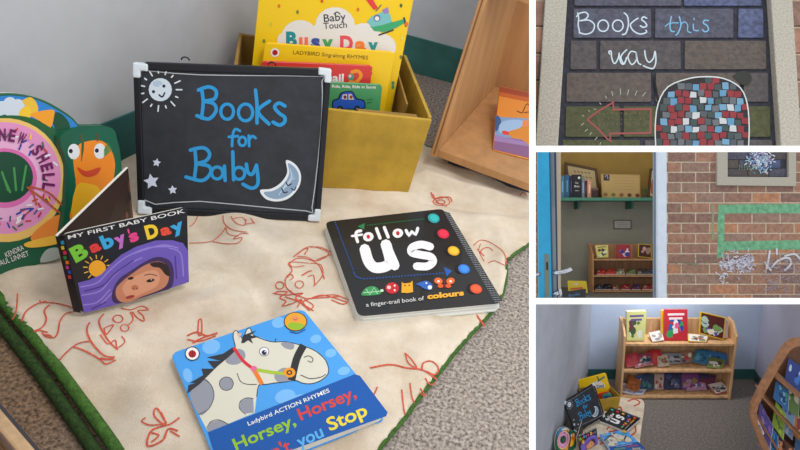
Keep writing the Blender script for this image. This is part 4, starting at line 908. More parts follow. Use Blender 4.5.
# room behind
yb = 10.0
fR = flat_frame(D, (0, 0, 0))
m = MB(); m.box(.85, yb, 0, 3.6, yb + .05, 1.34, mat((150, 148, 136), .9, .03, 3)); struct('wall_back', m, fR)
m = MB(); m.box(.85, yb, 1.34, 3.6, yb + .05, 2.6, mat((176, 144, 80), .9, .03, 3)); struct('wall_upper_back', m, fR)  # warm lamplight on the upper wall is put into this yellow
m = MB(); m.prism([(.85, yb), (.82, yb), (.22, 4.96), (.25, 4.96)], 0, 2.6, mat((150, 146, 132), .9)); struct('wall_left', m, fR)
m = MB(); m.box(3.0, 4.95, 0, 3.05, yb, 2.6, mat((176, 174, 168), .9)); struct('wall_right', m, fR)
m = MB(); m.box(.2, 4.95, 2.5, 3.6, yb, 2.6, mat((220, 220, 214), .9)); struct('ceiling', m, fR)
m = MB(); m.box(.2, 3.5, -.03, 3.6, yb, 0, mat((110, 104, 98), .95, .15, 60)); struct('floor', m, fR)
# green wall shelf
GSH = mat((70, 128, 108), .6, .04, 10)
fs = flat_frame(D, D.deep((600, 199), 9.4)); fs = flat_frame(D, (fs.o.x, 9.4, D.deep((600, 197.5), 9.4).z))
sh = thing('wall_shelf', fs, 'long green painted shelf high on the back wall seen through the doorway', 'shelf')
m = MB(); m.box(-.62, 0, -.045, 1.2, .55, 0, GSH); part('shelf_board', m, sh, .003)
m = MB(); m.box(-.3, .15, -.16, -.27, .58, -.045, mat((50, 92, 80), .6)); part('bracket', m, sh); m = MB(); m.box(.5, .15, -.16, .53, .58, -.045, mat((50, 92, 80), .6)); part('bracket', m, sh)
zs = fs.o.z
def vface(pl, quad, y, lean=8):
    a, b = pl.deep(quad[0], y), pl.deep(quad[1], y); z = min(a.z, b.z); 
    return face_at(pl, Vector((a.x, y, a.z)), Vector((b.x, y, b.z if abs(b.z - a.z) < .5 else a.z)), lean)
def picture(pl, quad, z, y, lean, name, label, fcol, icol, bw_, draw_=None, yaw=0, thick=.03, group=None):
    a, b = pl.deep(quad[0], y), pl.deep(quad[1], y)
    f = face_at(pl, Vector((a.x, y, z)), Vector((b.x, y + yaw, z)), lean)
    o = [f.uv(p) for p in quad]; cx = sum(p[0] for p in o) / 4; cy = sum(p[1] for p in o) / 4; lo = min(p[1] for p in o)
    o = [(x, y_ - lo) for x, y_ in o]; cy -= lo
    t = thing(name, f, label, 'picture' if 'picture' in name else 'book', group)
    w = max(abs(o[1][0] - o[0][0]), .01); h = max(o[2][1], .01)
    inn = [(cx + (x - cx) * (1 - 2 * bw_ / w), cy + (y_ - cy) * (1 - 2 * bw_ / h)) for x, y_ in o]
    for i in range(4):
        m = MB(); m.prism([o[i], o[(i + 1) % 4], inn[(i + 1) % 4], inn[i]], -thick, .006, mat(fcol, .5)); part('frame_rail', m, t, .002)
    m = MB(); m.prism(inn, -thick * .7, 0, mat(icol, .6)); part('picture_panel', m, t)
    if draw_:
        a_ = Art(lambda p: (lambda q: (q[0], q[1] - lo))(f.uv(p)), z0=.001, dz=.00008); draw_(a_); part('artwork', a_, t)
    return t
def dA(a):
    for i in range(5): a.line([(574 + i * 3.6, 169.5 + i * .5), (575.5 + i * 3.6, 171 + i * .3)], 1, (110, 90, 60), 0); a.line([(573 + i * 4, 174 + i * .5), (576 + i * 4, 175 + i * .5)], .8, (120, 110, 60), 0)
picture(D, [(569, 197.5), (600.5, 197.5), (597, 167.5), (564.5, 161)], zs, 9.82, 6, 'framed_picture', 'dark wooden framed picture leaning behind the books on the green shelf', (86, 62, 36), (206, 184, 140), .04, dA)
def dC(a):
    a.poly([(650, 172), (657, 171), (657, 195), (649.5, 195)], (226, 206, 176)); a.poly([(652, 180), (658, 176), (658, 193), (651, 193)], (190, 90, 60), 3)
picture(D, [(647.5, 198.5), (678, 198.5), (678, 167), (650, 168.5)], zs, 9.75, 6, 'framed_picture', 'wooden framed picture with reddish print at the right end of the green shelf', (92, 66, 38), (214, 190, 150), .035, dC)
def dB(a):
    a.poly([(603.5, 174.5), (609.5, 174.5), (609.5, 181.5), (603.5, 181.5)], (44, 38, 50)); a.line([(605, 178), (607, 176), (608, 180)], .8, (170, 160, 170))
    for i in range(5): a.ell((605.5 + i * 8, 195.5 + i * .2), 2.2, 2, [(140, 96, 60), (120, 110, 60), (150, 86, 60), (96, 60, 50), (120, 60, 50)][i], 0, 10)
    for i in range(5): a.line([(613, 178 + i * 3), (634, 178.5 + i * 3)], .3, (160, 136, 96), 0)
picture(D, [(602, 199), (640.5, 199), (640, 175.5), (600.5, 174.5)], zs, 9.6, 5, 'picture_board', 'tan picture board with a row of round stamps, standing mid shelf', (176, 144, 88), (190, 160, 104), .012, dB)
SB = [(560.5, 564.5, 176, (70, 120, 150), 'teal book at the left end of the green shelf row'), (564.8, 569.5, 175, (44, 92, 130), 'blue book second in the green shelf row'), (570, 572.4, 176, (40, 30, 60), 'thin dark purple book in the green shelf row'), (572.6, 581.5, 174.8, (24, 26, 34), 'wide black book with white lettering on the green shelf'), (581.8, 584.6, 178, (110, 130, 150), 'grey blue book beside the wide black one'), (584.8, 587.2, 181, (60, 24, 30), 'short dark red book on the green shelf'), (587.4, 591.4, 180.5, (206, 150, 126), 'pink book at the right end of the green shelf row')]
for x0, x1, yt, col, lab in SB:
    a, b = D.deep((x0, 196), 9.5), D.deep((x1, 196), 9.5); h = (225 - yt) / F * 9.5 + .975 - zs
    f = face_at(D, Vector((a.x, 9.5, zs + .003)), Vector((b.x, 9.5, zs + .003)), 0); w = b.x - a.x
    t = thing('book', f, lab, 'book', 'books standing on the green shelf')
    m = MB(); m.prism([(-w / 2, 0), (w / 2, 0), (w / 2, h), (-w / 2, h)], -.004, 0, mat(col, .5)); part('spine', m, t, .002)
    m = MB(); m.box(-w / 2, 0, -.16, w / 2, h, -.004, mat(tuple(int(c * .9) for c in col), .5)); part('covers', m, t)
    a_ = Art(lambda p: p, z0=.001, dz=.00008); a_.sgn = 1
    if w > .1:
        a_.text('The', (-.03, h * .6), (.02, h * .6), .025, (200, 200, 200), .02); a_.text('Big', (-.04, h * .45), (.04, h * .45), .03, (200, 200, 200), .02); a_.ell((.03, h * .86), .018, .018, (226, 226, 230)); a_.line([(-.03, h * .3), (.03, h * .3)], .008, (180, 180, 180), 0)
    else: a_.line([(0, h * .25), (0, h * .75)], w * .25, tuple(min(255, c + 60) for c in col), 0, cap=False)
    part('spine_lettering', a_, t)
f = flat_frame(D, D.deep((595, 199), 9.45)); f = flat_frame(D, (f.o.x, 9.45, zs))
t = thing('trinket_box', f, 'small dark patterned box right of the pink book on the green shelf', 'box')
m = MB(); m.box(-.045, 0, 0, .045, .08, .11, mat((60, 36, 40), .6)); part('body', m, t, .004); m = MB(); m.box(-.048, -.003, .11, .048, .083, .145, mat((110, 84, 70), .6)); part('lid', m, t, .004)
f = flat_frame(D, (D.deep((645, 199), 9.5).x, 9.5, zs))
t = thing('potted_plant', f, 'tiny green plant between the tan board and right frame on the shelf', 'plant')
m = MB(); m.prism([(.035 * math.cos(i * .785), .035 * math.sin(i * .785)) for i in range(8)], 0, .05, mat((90, 70, 50), .7)); part('pot', m, t)
m = MB()
for i in range(14):
    a = i * 2.4; r = .02 + .03 * (i % 3) / 2; m.tube([(0, 0, .045), (r * math.cos(a) * .6, r * math.sin(a) * .6, .09), (r * math.cos(a), r * math.sin(a), .12 + .01 * (i % 3))], .008, mat((70, 92, 60), .7), 5, .003)
part('leaves', m, t)
# notice
f = Frame(D, D.deep((622.3, 229), 9.99), Vector((1, 0, 0)), Vector((0, 0, 1))); t = thing('notice', f, 'small framed notice on the grey wall beneath the green shelf', 'sign')
w, h = 17.6 / F * 9.99, 9 / F * 9.99
m = MB(); m.box(-w / 2, 0, 0, w / 2, h, .012, mat((70, 66, 62), .6)); part('frame', m, t, .002)
m = MB(); m.box(-w / 2 + .012, .012, .012, w / 2 - .012, h - .012, .014, mat((176, 170, 166), .7)); part('paper', m, t)
a_ = Art(lambda p: p, z0=.0145, dz=.00005)
for i in range(3): a_.line([(-w * .32, h * (.3 + .2 * i)), (w * .32, h * (.3 + .2 * i))], .006, (130, 120, 130), 0, cap=False)
part('lettering', a_, t)

def bookcase_thing(pl, x0, x1, yf, dep, zt, zm, zb, ztop, label, tone, sc=1.0):
    cx = (x0 + x1) / 2; f = flat_frame(pl, (cx, yf, 0)); t = thing('bookcase', f, label, 'bookcase'); w = (x1 - x0) / 2; th = .02
    wl, wd_ = wood(tone), wood(tuple(int(c * .93) for c in tone))
    for s_ in (-1, 1):
        xa, xb = (-w, -w + th) if s_ < 0 else (w - th, w)
        m = MB(); m.prism([(0, 0), (dep, 0), (dep, ztop), (dep - .10, ztop), (0, zt + .07)], xa, xb, wl, lambda x, y, z: (z, x, y)); part('side_panel', m, t, .003)
    for z in (zb, zm, zt):
        m = MB(); m.box(-w + th, .004, z - .022, w - th, dep - .02, z, wl); part('shelf', m, t, .002)
    m = MB(); m.box(-w + th, dep - .02, .02, w - th, dep, ztop - .01, wd_); part('back_panel', m, t)
    m = MB(); m.box(-w + th, .05, 0, w - th, .065, zb - .022, mat((70, 62, 58), .7)); part('plinth', m, t)
    return t
yk = 9.2
xa, xb_ = D.deep((592.5, 250), yk).x, D.deep((662, 250), yk).x
bookcase_thing(D, xa, xb_, yk, .42, .486, .25, .03, .70, 'dim wooden bookcase with three books on top, seen through the doorway', (178, 132, 92))
def blob_art(t, f, w, h, base, cols, seed, y0=0.0, x0=None, title=None, n=9):
    r = random.Random(seed); x0 = -w / 2 if x0 is None else x0
    a = Art(lambda p: (x0 + p[0] * w, y0 + p[1] * h), z0=.0008, dz=.00005); a.sgn = 1
    a.poly([(.03, .03), (.97, .03), (.97, .97), (.03, .97)], base)
    for i in range(n):
        c = (r.uniform(.15, .85), r.uniform(.12, .7)); k = r.uniform(.07, .2)
        a.poly([(min(.97, max(.03, c[0] + k * r.uniform(.6, 1.2) * math.cos(q))), min(.97, max(.03, c[1] + k * r.uniform(.5, 1.1) * math.sin(q)))) for q in [j * .9 for j in range(7)]], cols[i % len(cols)])
    if title:
        for j in range(title[0]): a.line([(.14 + .06 * (j % 2), .86 - j * .12), (.84 - .08 * (j % 2), .87 - j * .12)], .07, title[1], 0, cap=False)
    part('cover_artwork', a, t)
def simple_book(pl, quad, z, y, lean, label, base, cols, seed, thick=.02, name='picture_book', yaw=0, group=None, title=None, cover=None, n=9):
    """quad in drawing order bottom left, bottom right, top right, top left; stands or lies on the level z with its lower edge at depth y"""
    a, b = pl.deep(quad[0], y), pl.deep(quad[1], y); z += min(thick * math.sin(math.radians(lean)), .016)
    f = face_at(pl, Vector((a.x, y, z)), Vector((b.x, y + yaw, z)), lean)
    o = [f.uv(p) for p in quad]; lo = min(o[0][1], o[1][1]); o = [(p[0], p[1] - lo + .001) for p in o]
    t = thing(name, f, label, 'book', group)
    m = MB(); m.prism(o, -.003, 0, mat(cover or base, .4)); part('front_cover', m, t)
    c = (sum(p[0] for p in o) / 4, sum(p[1] for p in o) / 4)
    m = MB(); m.prism([(c[0] + (x - c[0]) * .97, c[1] + (y_ - c[1]) * .98) for x, y_ in o], -thick + .003, -.003, mat(PAGE, .8)); part('page_block', m, t)
    m = MB(); m.prism(o, -thick, -thick + .003, mat(cover or base, .5)); part('back_cover', m, t)
    r = random.Random(seed)
    def cv(p):
        u, v = p; return ((o[0][0] * (1 - u) + o[1][0] * u) * (1 - v) + (o[3][0] * (1 - u) + o[2][0] * u) * v, (o[0][1] * (1 - u) + o[1][1] * u) * (1 - v) + (o[3][1] * (1 - u) + o[2][1] * u) * v)
    ar = Art(cv, z0=.0008, dz=.00005); ar.sgn = 1
    ar.poly([(.04, .04), (.96, .04), (.96, .96), (.04, .96)], base)
    for i in range(n):
        c = (r.uniform(.18, .82), r.uniform(.15, .68)); k = r.uniform(.08, .2)
        ar.poly([(min(.95, max(.05, c[0] + k * r.uniform(.6, 1.2) * math.cos(q))), min(.95, max(.05, c[1] + k * r.uniform(.5, 1.1) * math.sin(q)))) for q in [j * .9 for j in range(7)]], cols[i % len(cols)])
    if title:
        for j in range(title[0]): ar.line([(.14 + .06 * (j % 2), .84 - j * .13), (.86 - .08 * (j % 2), .85 - j * .13)], .07, title[1], 0, cap=False)
    part('cover_artwork', ar, t); return t
GD_ = 'books on the bookcase through the doorway'
simple_book(D, [(597, 257.5), (608.5, 257), (608, 244.5), (595.5, 245)], .487, 9.33, 10, 'yellow and green picture book at left on the doorway bookcase', (206, 200, 110), [(90, 60, 70), (120, 150, 70), (220, 220, 200)], 1, .05, group=GD_, title=(1, (110, 60, 90)))
simple_book(D, [(616.5, 256), (630.5, 256), (630, 242.5), (616.5, 242.5)], .487, 9.33, 10, 'red, white and blue picture book in the middle of the doorway bookcase', (150, 46, 60), [(220, 210, 220), (60, 50, 140), (200, 190, 210)], 2, .02, group=GD_, n=8)
simple_book(D, [(638, 255), (651.5, 256.5), (651, 243), (638.5, 242)], .487, 9.33, 10, 'dark brown and yellow picture book at right on the doorway bookcase', (70, 34, 30), [(200, 150, 150), (150, 120, 110)], 3, .02, group=GD_, n=4, cover=(210, 180, 50))
LY = [(597, 606, 276, (190, 60, 56)), (606, 616, 275, (200, 70, 60)), (616, 625, 275.5, (170, 160, 140)), (626, 636, 274.5, (110, 120, 80)), (637, 648, 275, (90, 90, 90)), (648, 657, 275.5, (70, 90, 120)),
      (596, 603, 292.5, (70, 80, 90)), (603, 612, 292, (46, 46, 60)), (613, 620, 292, (150, 110, 90)), (621, 631, 291, (160, 60, 60)), (632, 641, 291, (90, 60, 100)), (642, 656, 290.5, (150, 70, 60))]
nm = ['first', 'second', 'third', 'fourth', 'fifth', 'sixth']
cn = ['red', 'light red', 'cream', 'olive', 'grey', 'slate blue', 'grey green', 'near black', 'tan', 'crimson', 'purple', 'brick red']
for i, (x0, x1, y, col) in enumerate(LY):
    z = .251 if i < 6 else .031
    simple_book(D, [(x0, y - 1.5), (x1, y - 1.2), (x1 - 1, y - 6.4), (x0 + 1.2, y - 6.2)], z, 9.26, 62, '%s picture book, %s from left on the %s shelf of the doorway bookcase' % (cn[i], nm[i % 6], 'middle' if i < 6 else 'bottom'), col, [tuple(min(255, int(c * 1.4 + 20)) for c in col), tuple(int(c * .5) for c in col), (190, 180, 170)], 20 + i, .02, group=GD_, n=5)

f, t = None, None
def dpx(quad, y, lean, label, cover, thick, name, cat='book', z=None):
    a, b = D.deep(quad[0], y), D.deep(quad[1], y); l = math.radians(lean)
    f = Frame(D, (a + b) / 2, b - a, Vector((0, math.sin(l), math.cos(l)))); o = [f.uv(p) for p in quad]
    t = book(f, name, label, rounded(o, .02), thick, cover, pages=cover, cat=cat); return f, t
f, t = dpx([(569, 294), (588, 293), (586.5, 281), (567.5, 280.5)], 8.9, 10, 'yellow board book low behind the door handle in the doorway', (206, 180, 20), .04, 'board_book')
a_ = Art(f.uv, z0=.001, dz=.0001); a_.line([(571, 289), (582, 288)], 2, (190, 90, 40), 0); a_.ell((576, 284), 2.5, 1.5, (200, 190, 150)); part('cover_artwork', a_, t)
f, t = dpx([(565, 306), (585.5, 303), (586, 288.5), (562, 292)], 8.5, 12, 'dark board lowest beside the door handle, seen through the doorway', (22, 24, 34), .03, 'chalkboard', 'chalkboard')
a_ = Art(f.uv, z0=.001, dz=.0001); a_.text('Books', (569, 297), (580, 295), 3, (60, 110, 150), .02); part('chalk_lettering', a_, t)

# =================================================================== SET E: reading corner
fE = flat_frame(E, (0, 0, 0)); yE = E.floor((745, 378.5)).y
carE = mat((100, 94, 90), .97, 0, 60, .5, c2=(140, 132, 126))
m = MB(); m.box(-.5, 1.6, -.03, 4.2, yE + .1, 0, carE); struct('floor', m, fE)
cL = Vector((E.deep((588, 378), yE).x, yE, 0)); cR = Vector((E.deep((753, 378), yE).x, yE, 0)); L2 = E.floor((556, 446)); R2 = E.floor((779, 416))
L2 = cL + (L2 - cL) * 1.7; R2 = cR + (R2 - cR) * 2.2; hb = E.deep((745, 369), yE).z
WE = mat((184, 200, 226), .85, .02, 4)
m = MB(); m.box(cL.x - .06, yE, 0, cR.x + .06, yE + .05, 2.3, WE); struct('wall_back', m, fE)
m = MB(); m.box(cL.x, yE - .012, 0, cR.x, yE, hb, GREEN); struct('baseboard_back', m, fE)
def wall2(a, b, t, z0, z1, mt, side):
    d = (b - a).normalized(); n = Vector((-d.y, d.x, 0)) * t * side; m = MB()
    m.prism([(a.x, a.y), (b.x, b.y), (b.x + n.x, b.y + n.y), (a.x + n.x, a.y + n.y)], z0, z1, mt); return m
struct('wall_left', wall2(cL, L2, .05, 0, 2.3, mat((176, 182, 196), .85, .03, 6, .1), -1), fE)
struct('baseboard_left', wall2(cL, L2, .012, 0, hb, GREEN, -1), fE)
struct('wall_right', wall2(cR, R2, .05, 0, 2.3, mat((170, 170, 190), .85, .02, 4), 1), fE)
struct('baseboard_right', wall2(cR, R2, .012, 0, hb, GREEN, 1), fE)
yk = E.floor((677, 400)).y
xa, xb_ = E.deep((621, 380), yk).x, E.deep((733, 380), yk).x
zt, zm, zb_ = [E.deep((677, y), yk).z for y in (344, 370.5, 396.5)]; dpE = E.floor((677, 333), zt).y - yk; zto = E.deep((677, 316.5), yk + dpE).z
bookcase_thing(E, xa, xb_, yk, dpE, zt, zm, zb_, zto, 'low wooden bookcase of picture books against the pale blue wall in the lower right view', (208, 166, 122))
GE = 'picture books on the low bookcase'
EB = [  # quad, z, y, lean, label, base, cols, title
 ([(626.5, 341.5), (645, 341.5), (646.5, 312), (627, 312.5)], .487, 5.80, 8, 'green and yellow animal picture book at the far left on top', (212, 214, 140), [(90, 120, 70), (226, 226, 220), (110, 60, 60), (70, 90, 60)], (2, (110, 80, 150)), .05, 0),
 ([(661, 336), (667, 336), (667, 308), (661, 308)], .487, 5.88, 8, 'tall yellow orange book behind the red one on top', (230, 170, 40), [(240, 190, 60)], None, .02, 0),
 ([(664, 341), (687.5, 341), (687.5, 310), (664.5, 310)], .487, 5.78, 10, 'red and blue crowded picture book in the centre on top', (190, 44, 56), [(40, 90, 160), (60, 150, 90), (226, 220, 226), (40, 70, 150), (220, 90, 140)], (2, (230, 210, 214)), .02, 0),
 ([(699, 333.5), (723.5, 340.5), (726, 318), (700.5, 312)], .487, 5.84, 12, 'dark brown book with cartoon group in a yellow border on top', (84, 34, 30), [(170, 190, 170), (120, 150, 90), (90, 90, 160), (226, 214, 200)], None, .012, 0),
 ([(708, 331), (727.5, 335), (728.5, 316), (709, 313)], .487, 5.96, 10, 'pale pink book behind the brown one on top', (206, 190, 196), [(220, 206, 206)], None, .012, 0),
 ([(653, 343), (664.5, 341), (662, 331), (649, 334)], .489, 5.60, 80, 'white book lying flat left of the red one on top', (206, 200, 196), [(150, 140, 130), (110, 120, 140)], None, .012, 0),
 ([(689, 342.6), (707, 343.4), (709, 337), (688, 335)], .489, 5.60, 80, 'cream and yellow book lying right of the red one on top', (214, 206, 196), [(160, 90, 60), (120, 130, 120), (90, 60, 60)], None, .012, 0),
 ([(628, 369), (641, 366), (636, 355.5), (624.5, 359)], .252, 5.62, 55, 'red book at the left end of the middle shelf', (176, 42, 60), [(190, 70, 80)], None, .02, 0),
 ([(636, 369.5), (653, 366), (650, 355.5), (640, 358)], .252, 5.60, 62, 'red and grey book second on the middle shelf', (150, 60, 80), [(120, 130, 140), (40, 60, 80), (190, 200, 200)], None, .02, 0),
 ([(652, 367), (664, 365.5), (660, 353.5), (649, 354)], .252, 5.63, 58, 'bright red book third on the middle shelf', (196, 44, 52), [(206, 80, 70)], None, .02, 0),
 ([(659, 368), (669, 366.5), (667, 357.5), (658, 358)], .252, 5.60, 64, 'cream book with brown figures on the middle shelf', (196, 180, 160), [(140, 90, 70), (160, 140, 110)], None, .015, 0),
 ([(665, 362.5), (681.5, 362.5), (681, 353.5), (664, 353.5)], .262, 5.72, 50, 'grey landscape book standing near the middle of the middle shelf', (130, 136, 150), [(60, 60, 70), (170, 170, 176)], None, .02, 0),
 ([(681, 364), (692.5, 362.5), (691, 353), (681.5, 354)], .256, 5.68, 50, 'busy red, green and white book right of the grey landscape book', (150, 110, 90), [(190, 50, 50), (70, 110, 80), (220, 210, 190), (60, 60, 110)], None, .02, 0),
 ([(694, 363.5), (707, 366.5), (709, 355), (697, 353)], .254, 5.68, 50, 'teal and blue book on the right of the middle shelf', (40, 110, 150), [(30, 70, 120), (80, 150, 170)], None, .02, 0),
 ([(701, 364), (725, 366), (727, 357), (703, 352.5)], .252, 5.70, 55, 'wide sky blue book on the right of the middle shelf', (50, 110, 170), [(40, 90, 150), (100, 150, 190), (30, 60, 110)], None, .02, 0),
 ([(708, 368.5), (721, 370), (725, 363), (711, 360)], .252, 5.58, 72, 'book with a green border and white middle, frontmost right on the middle shelf', (110, 120, 70), [(214, 210, 206), (80, 70, 50)], None, .012, 0),
 ([(627, 390.5), (638, 394), (641, 384), (630, 379)], .028, 5.66, 62, 'orange brown book at the left of the bottom shelf', (160, 92, 44), [(180, 110, 60), (130, 70, 40)], None, .02, 0),
 ([(619.5, 394), (634, 397), (637, 390), (622.5, 386)], .030, 5.56, 78, 'white pamphlet sticking out at the bottom left of the bottom shelf', (196, 192, 200), [(150, 140, 150)], None, .006, 0),
 ([(632, 399), (643, 399.5), (650, 391), (638, 389)], .030, 5.53, 78, 'grey white open magazine leaning over the bottom shelf edge', (180, 182, 196), [(110, 120, 150)], None, .006, 0),
 ([(634, 386.5), (646, 389), (648, 375), (637, 377)], .028, 5.76, 40, 'royal blue book on the left of the bottom shelf', (36, 66, 140), [(200, 210, 226), (30, 50, 110)], None, .02, 0),
 ([(640, 393), (653, 391), (652, 377), (643, 379)], .028, 5.68, 50, 'dark blue and green book on the bottom shelf', (36, 60, 90), [(20, 24, 30), (50, 110, 110), (40, 90, 140)], None, .02, 0),
 ([(655, 389.5), (663, 389.5), (664, 376), (655, 376)], .028, 5.70, 45, 'narrow cream book with red trim on the bottom shelf', (180, 160, 150), [(150, 60, 60), (200, 190, 176)], None, .02, 0),
 ([(664, 390), (681, 390), (681, 373.5), (666, 373.5)], .028, 5.72, 42, 'dark book with purple scene at the middle of the bottom shelf', (44, 44, 76), [(130, 136, 160), (30, 30, 50), (60, 70, 130), (90, 90, 110)], None, .02, 0),
 ([(682, 388), (698, 387), (697, 373.5), (682, 374)], .028, 5.72, 42, 'violet book with small pictures on the bottom shelf', (120, 60, 120), [(160, 130, 150), (150, 120, 60), (90, 50, 100)], None, .02, 0),
 ([(688, 392), (706, 391), (703, 382), (689, 383)], .028, 5.62, 60, 'pink and white checked book in front of the violet one', (176, 130, 160), [(210, 200, 214), (130, 60, 110), (90, 100, 150)], None, .015, 0),
 ([(698, 386), (712, 388), (715, 376), (699, 374)], .028, 5.74, 45, 'navy and maroon book on the right of the bottom shelf', (60, 50, 90), [(110, 40, 60), (40, 60, 110)], None, .02, 0),
 ([(704, 378), (718, 379.5), (718, 376), (704, 375)], .045, 5.84, 60, 'thin cream book lying far back at the right of the bottom shelf', (196, 176, 160), [(170, 150, 130)], None, .012, 0),
 ([(717, 396.5), (730, 393), (722, 385.5), (709.5, 388)], .029, 5.60, 74, 'red framed book with a white oblong panel at bottom right', (206, 200, 196), [(150, 140, 140), (60, 60, 70)], None, .015, 0),
]
CV = {3: (220, 180, 40), 6: (226, 190, 70), 27: (176, 40, 34), 15: (120, 140, 60)}
for i, (q, z, y, ln, lab, base, cols, title, th, yw) in enumerate(EB):
    if i >= 7:
        mx_, my_ = sum(p[0] for p in q) / 4, max(p[1] for p in q); q = [(mx_ + (p[0] - mx_) * 1.14, my_ + (p[1] - my_) * 1.16) for p in q]
    z = (zt if z > .4 else zm if z > .2 else zb_) + .003
    y = min(max(E.floor(((q[0][0] + q[1][0]) / 2, max(q[0][1], q[1][1])), z).y, yk + .012), yk + dpE - .12)
    ln = ln if ln < 20 else max(ln - 12, 25)
    lab = lab + (' of the low bookcase' if lab.endswith('on top') else ', low bookcase'); lab = lab if len(lab.split()) < 17 else lab.replace(', low bookcase', '')
    simple_book(E, q, z, y, ln, lab, base, cols, 100 + i, th, group=GE, title=title, cover=CV.get(i), yaw=yw, n=11)

# copies of the rug things
def stand(src, w_src, bl, br, z, yaw, lean, roll, label, k=1.0, up=0):
    a = E.floor(bl, z); zc = (E.R.transposed() @ (a - E.t)).z; wd = (br[0] - bl[0]) / F * zc / math.cos(math.radians(yaw))
    y_, l, r = [math.radians(v) for v in (yaw, lean, roll)]
    ex = Vector((math.cos(y_) * math.cos(r), math.sin(y_) * math.cos(r), math.sin(r))); hx = Vector((math.cos(y_), math.sin(y_), 0)); back = Vector((-hx.y, hx.x, 0))
    ey = (Vector((0, 0, 1)) * math.cos(l) + back * math.sin(l)); f = Frame(E, a + ex * wd / 2, ex, ey); s_ = wd / w_src * k
    return clone(src, f.M @ Matrix.Diagonal((s_, s_, s_, 1)), label, E)
stand(BOARD, .30, (574, 433), (609, 418), .02, 30, 22, 9, 'small black board lettered Books for Baby, leaning on the box left of the low bookcase', .98)
# rug in this view
rugE_px = [(560, 462), (574, 440), (586, 428), (600, 412), (612, 400), (630, 398), (643, 401), (644, 411), (642, 424), (640, 440), (636, 465), (600, 475)]
pE = [tuple(E.floor(p)[:2]) for p in rugE_px]
pE2 = smooth(pE, 3, True)
def rzE(x, y): return .014 + .008 * math.sin(x * 17 + y * 9) + .005 * math.sin(y * 31)
rE = thing('rug', fE, 'small view of the cream rug with red drawings, left of the low bookcase', 'rug')
part('fleece', draped(pE2, lambda x, y: max(.006, rzE(x, y)), .03, FLEECE), rE, shade=True)
m = MB()
for pts in ([(607, 430), (612, 426), (620, 427), (616, 431), (609, 432)], [(628, 402), (634, 399), (640, 402), (634, 406)], [(612, 437), (618, 434), (626, 436)], [(632, 420), (636, 430), (630, 436)], [(614, 410), (620, 407), (622, 412)], [(596, 440), (602, 436), (606, 440), (600, 444)]):
    q = [E.floor(p, .016) for p in smooth(pts, 3)]; q = [Vector((p.x, p.y, max(.006, rzE(p.x, p.y)) + .004)) for p in q]; m.tube(q, .006, RED, 5)
part('red_print', m, rE)
# box and its books
fX = flat_frame(E, E.floor((603, 411), .02), 14)
kx = 34 / F * 5.5 / .36
clone(bx, fX.M @ Matrix.Diagonal((kx, kx * .9, kx * .8, 1)), 'small golden cardboard box behind the small black board, lower right view', E)
def at_px(quad, y, lean, label, cover, thick, name='board_book'):
    a, b = E.deep(quad[0], y), E.deep(quad[1], y)
    ex = (b - a).normalized(); l = math.radians(lean); bk_ = Vector((0, 1, 0)) * math.sin(l) + Vector((0, 0, 1)) * math.cos(l)
    f = Frame(E, (a + b) / 2, ex, bk_); o = [f.uv(p) for p in quad]
    return f, book(f, name, label, rounded(o, .02), thick, cover, pages=cover)
yb0 = fX.o.y
f, t = at_px([(584, 404), (612.5, 397), (606, 373), (578, 380.5)], yb0 + .16, 12, 'small yellow Busy Day board book standing in the small golden box', (240, 200, 14), .02)
a_ = Art(f.uv, z0=.0008, dz=.0001)
for c, r in (((594, 386), 5), ((598, 384.5), 5), ((590, 388), 4), ((602, 386), 3)): a_.ell(c, r, r * .7, (226, 218, 210), -14)
a_.text('Busy Day', (587.5, 391), (604.5, 386.6), 3.4, (70, 120, 130), .03); a_.line([(598, 381), (604, 377)], 1.6, (50, 130, 110), 0); a_.line([(597, 376.5), (599, 380)], 1, (60, 70, 60), 0)
part('cover_artwork', a_, t)
f, t = at_px([(587.5, 405), (612, 399), (609.5, 391), (585.5, 397.5)], yb0 + .10, 12, 'small red board book in front of the small yellow one in the box', (214, 60, 44), .014)
f, t = at_px([(603, 402), (612.5, 399), (611, 392.5), (602, 395)], yb0 + .05, 12, 'tiny green and blue board book at the front of the small box', (50, 130, 110), .014)
a_ = Art(f.uv, z0=.0008, dz=.0001); a_.ell((607, 397.5), 3, 1.8, (36, 80, 160), -12); part('cover_artwork', a_, t)
def lay(src, c_px, ang, kx_, ky, z, label):
    c = E.floor(c_px, z); f = flat_frame(E, c, ang)
    return clone(src, f.M @ Matrix.Diagonal((kx_, ky, kx_, 1)), label, E)
lay(FOLLOW, (633.5, 424.5), 48, .98, 1.0, .05, 'small black follow us board book lying on the small view of the rug')
lay(HORSE, (629, 451), 12, 1.2, 1.2, .05, 'small blue horse board book at the very bottom of the lower right view')
stand(BABY, .147, (581, 452), (600, 440), .02, 25, 8, 8, 'small black and purple baby board book beside the small doughnut book')
stand(DONUT, .15, (557, 457), (572, 454), .02, 25, 14, 0, 'small round doughnut board book leaning at the left wall of the lower right view', .98)
# wooden unit at far left
f = Frame(E, E.deep((541, 452), E.floor((541, 452)).y), Vector((1, 0, 0)), Vector((0, 0, 1))); t = thing('display_unit', f, 'brown wooden unit end at the far left edge of the lower right view', 'display unit')
m = MB(); m.prism(rounded([f.uv(p) for p in ((528, 470), (544.5, 470), (543, 411), (536, 411.5), (528, 412))], .02), -.03, 0, wood((120, 92, 66))); part('side_panel', m, t, .004)
m = MB(); m.prism([f.uv(p) for p in ((539.5, 470), (546, 470), (544.5, 413), (540, 413))], -.12, -.03, wood((92, 66, 46))); part('shelf_edge', m, t, .003)
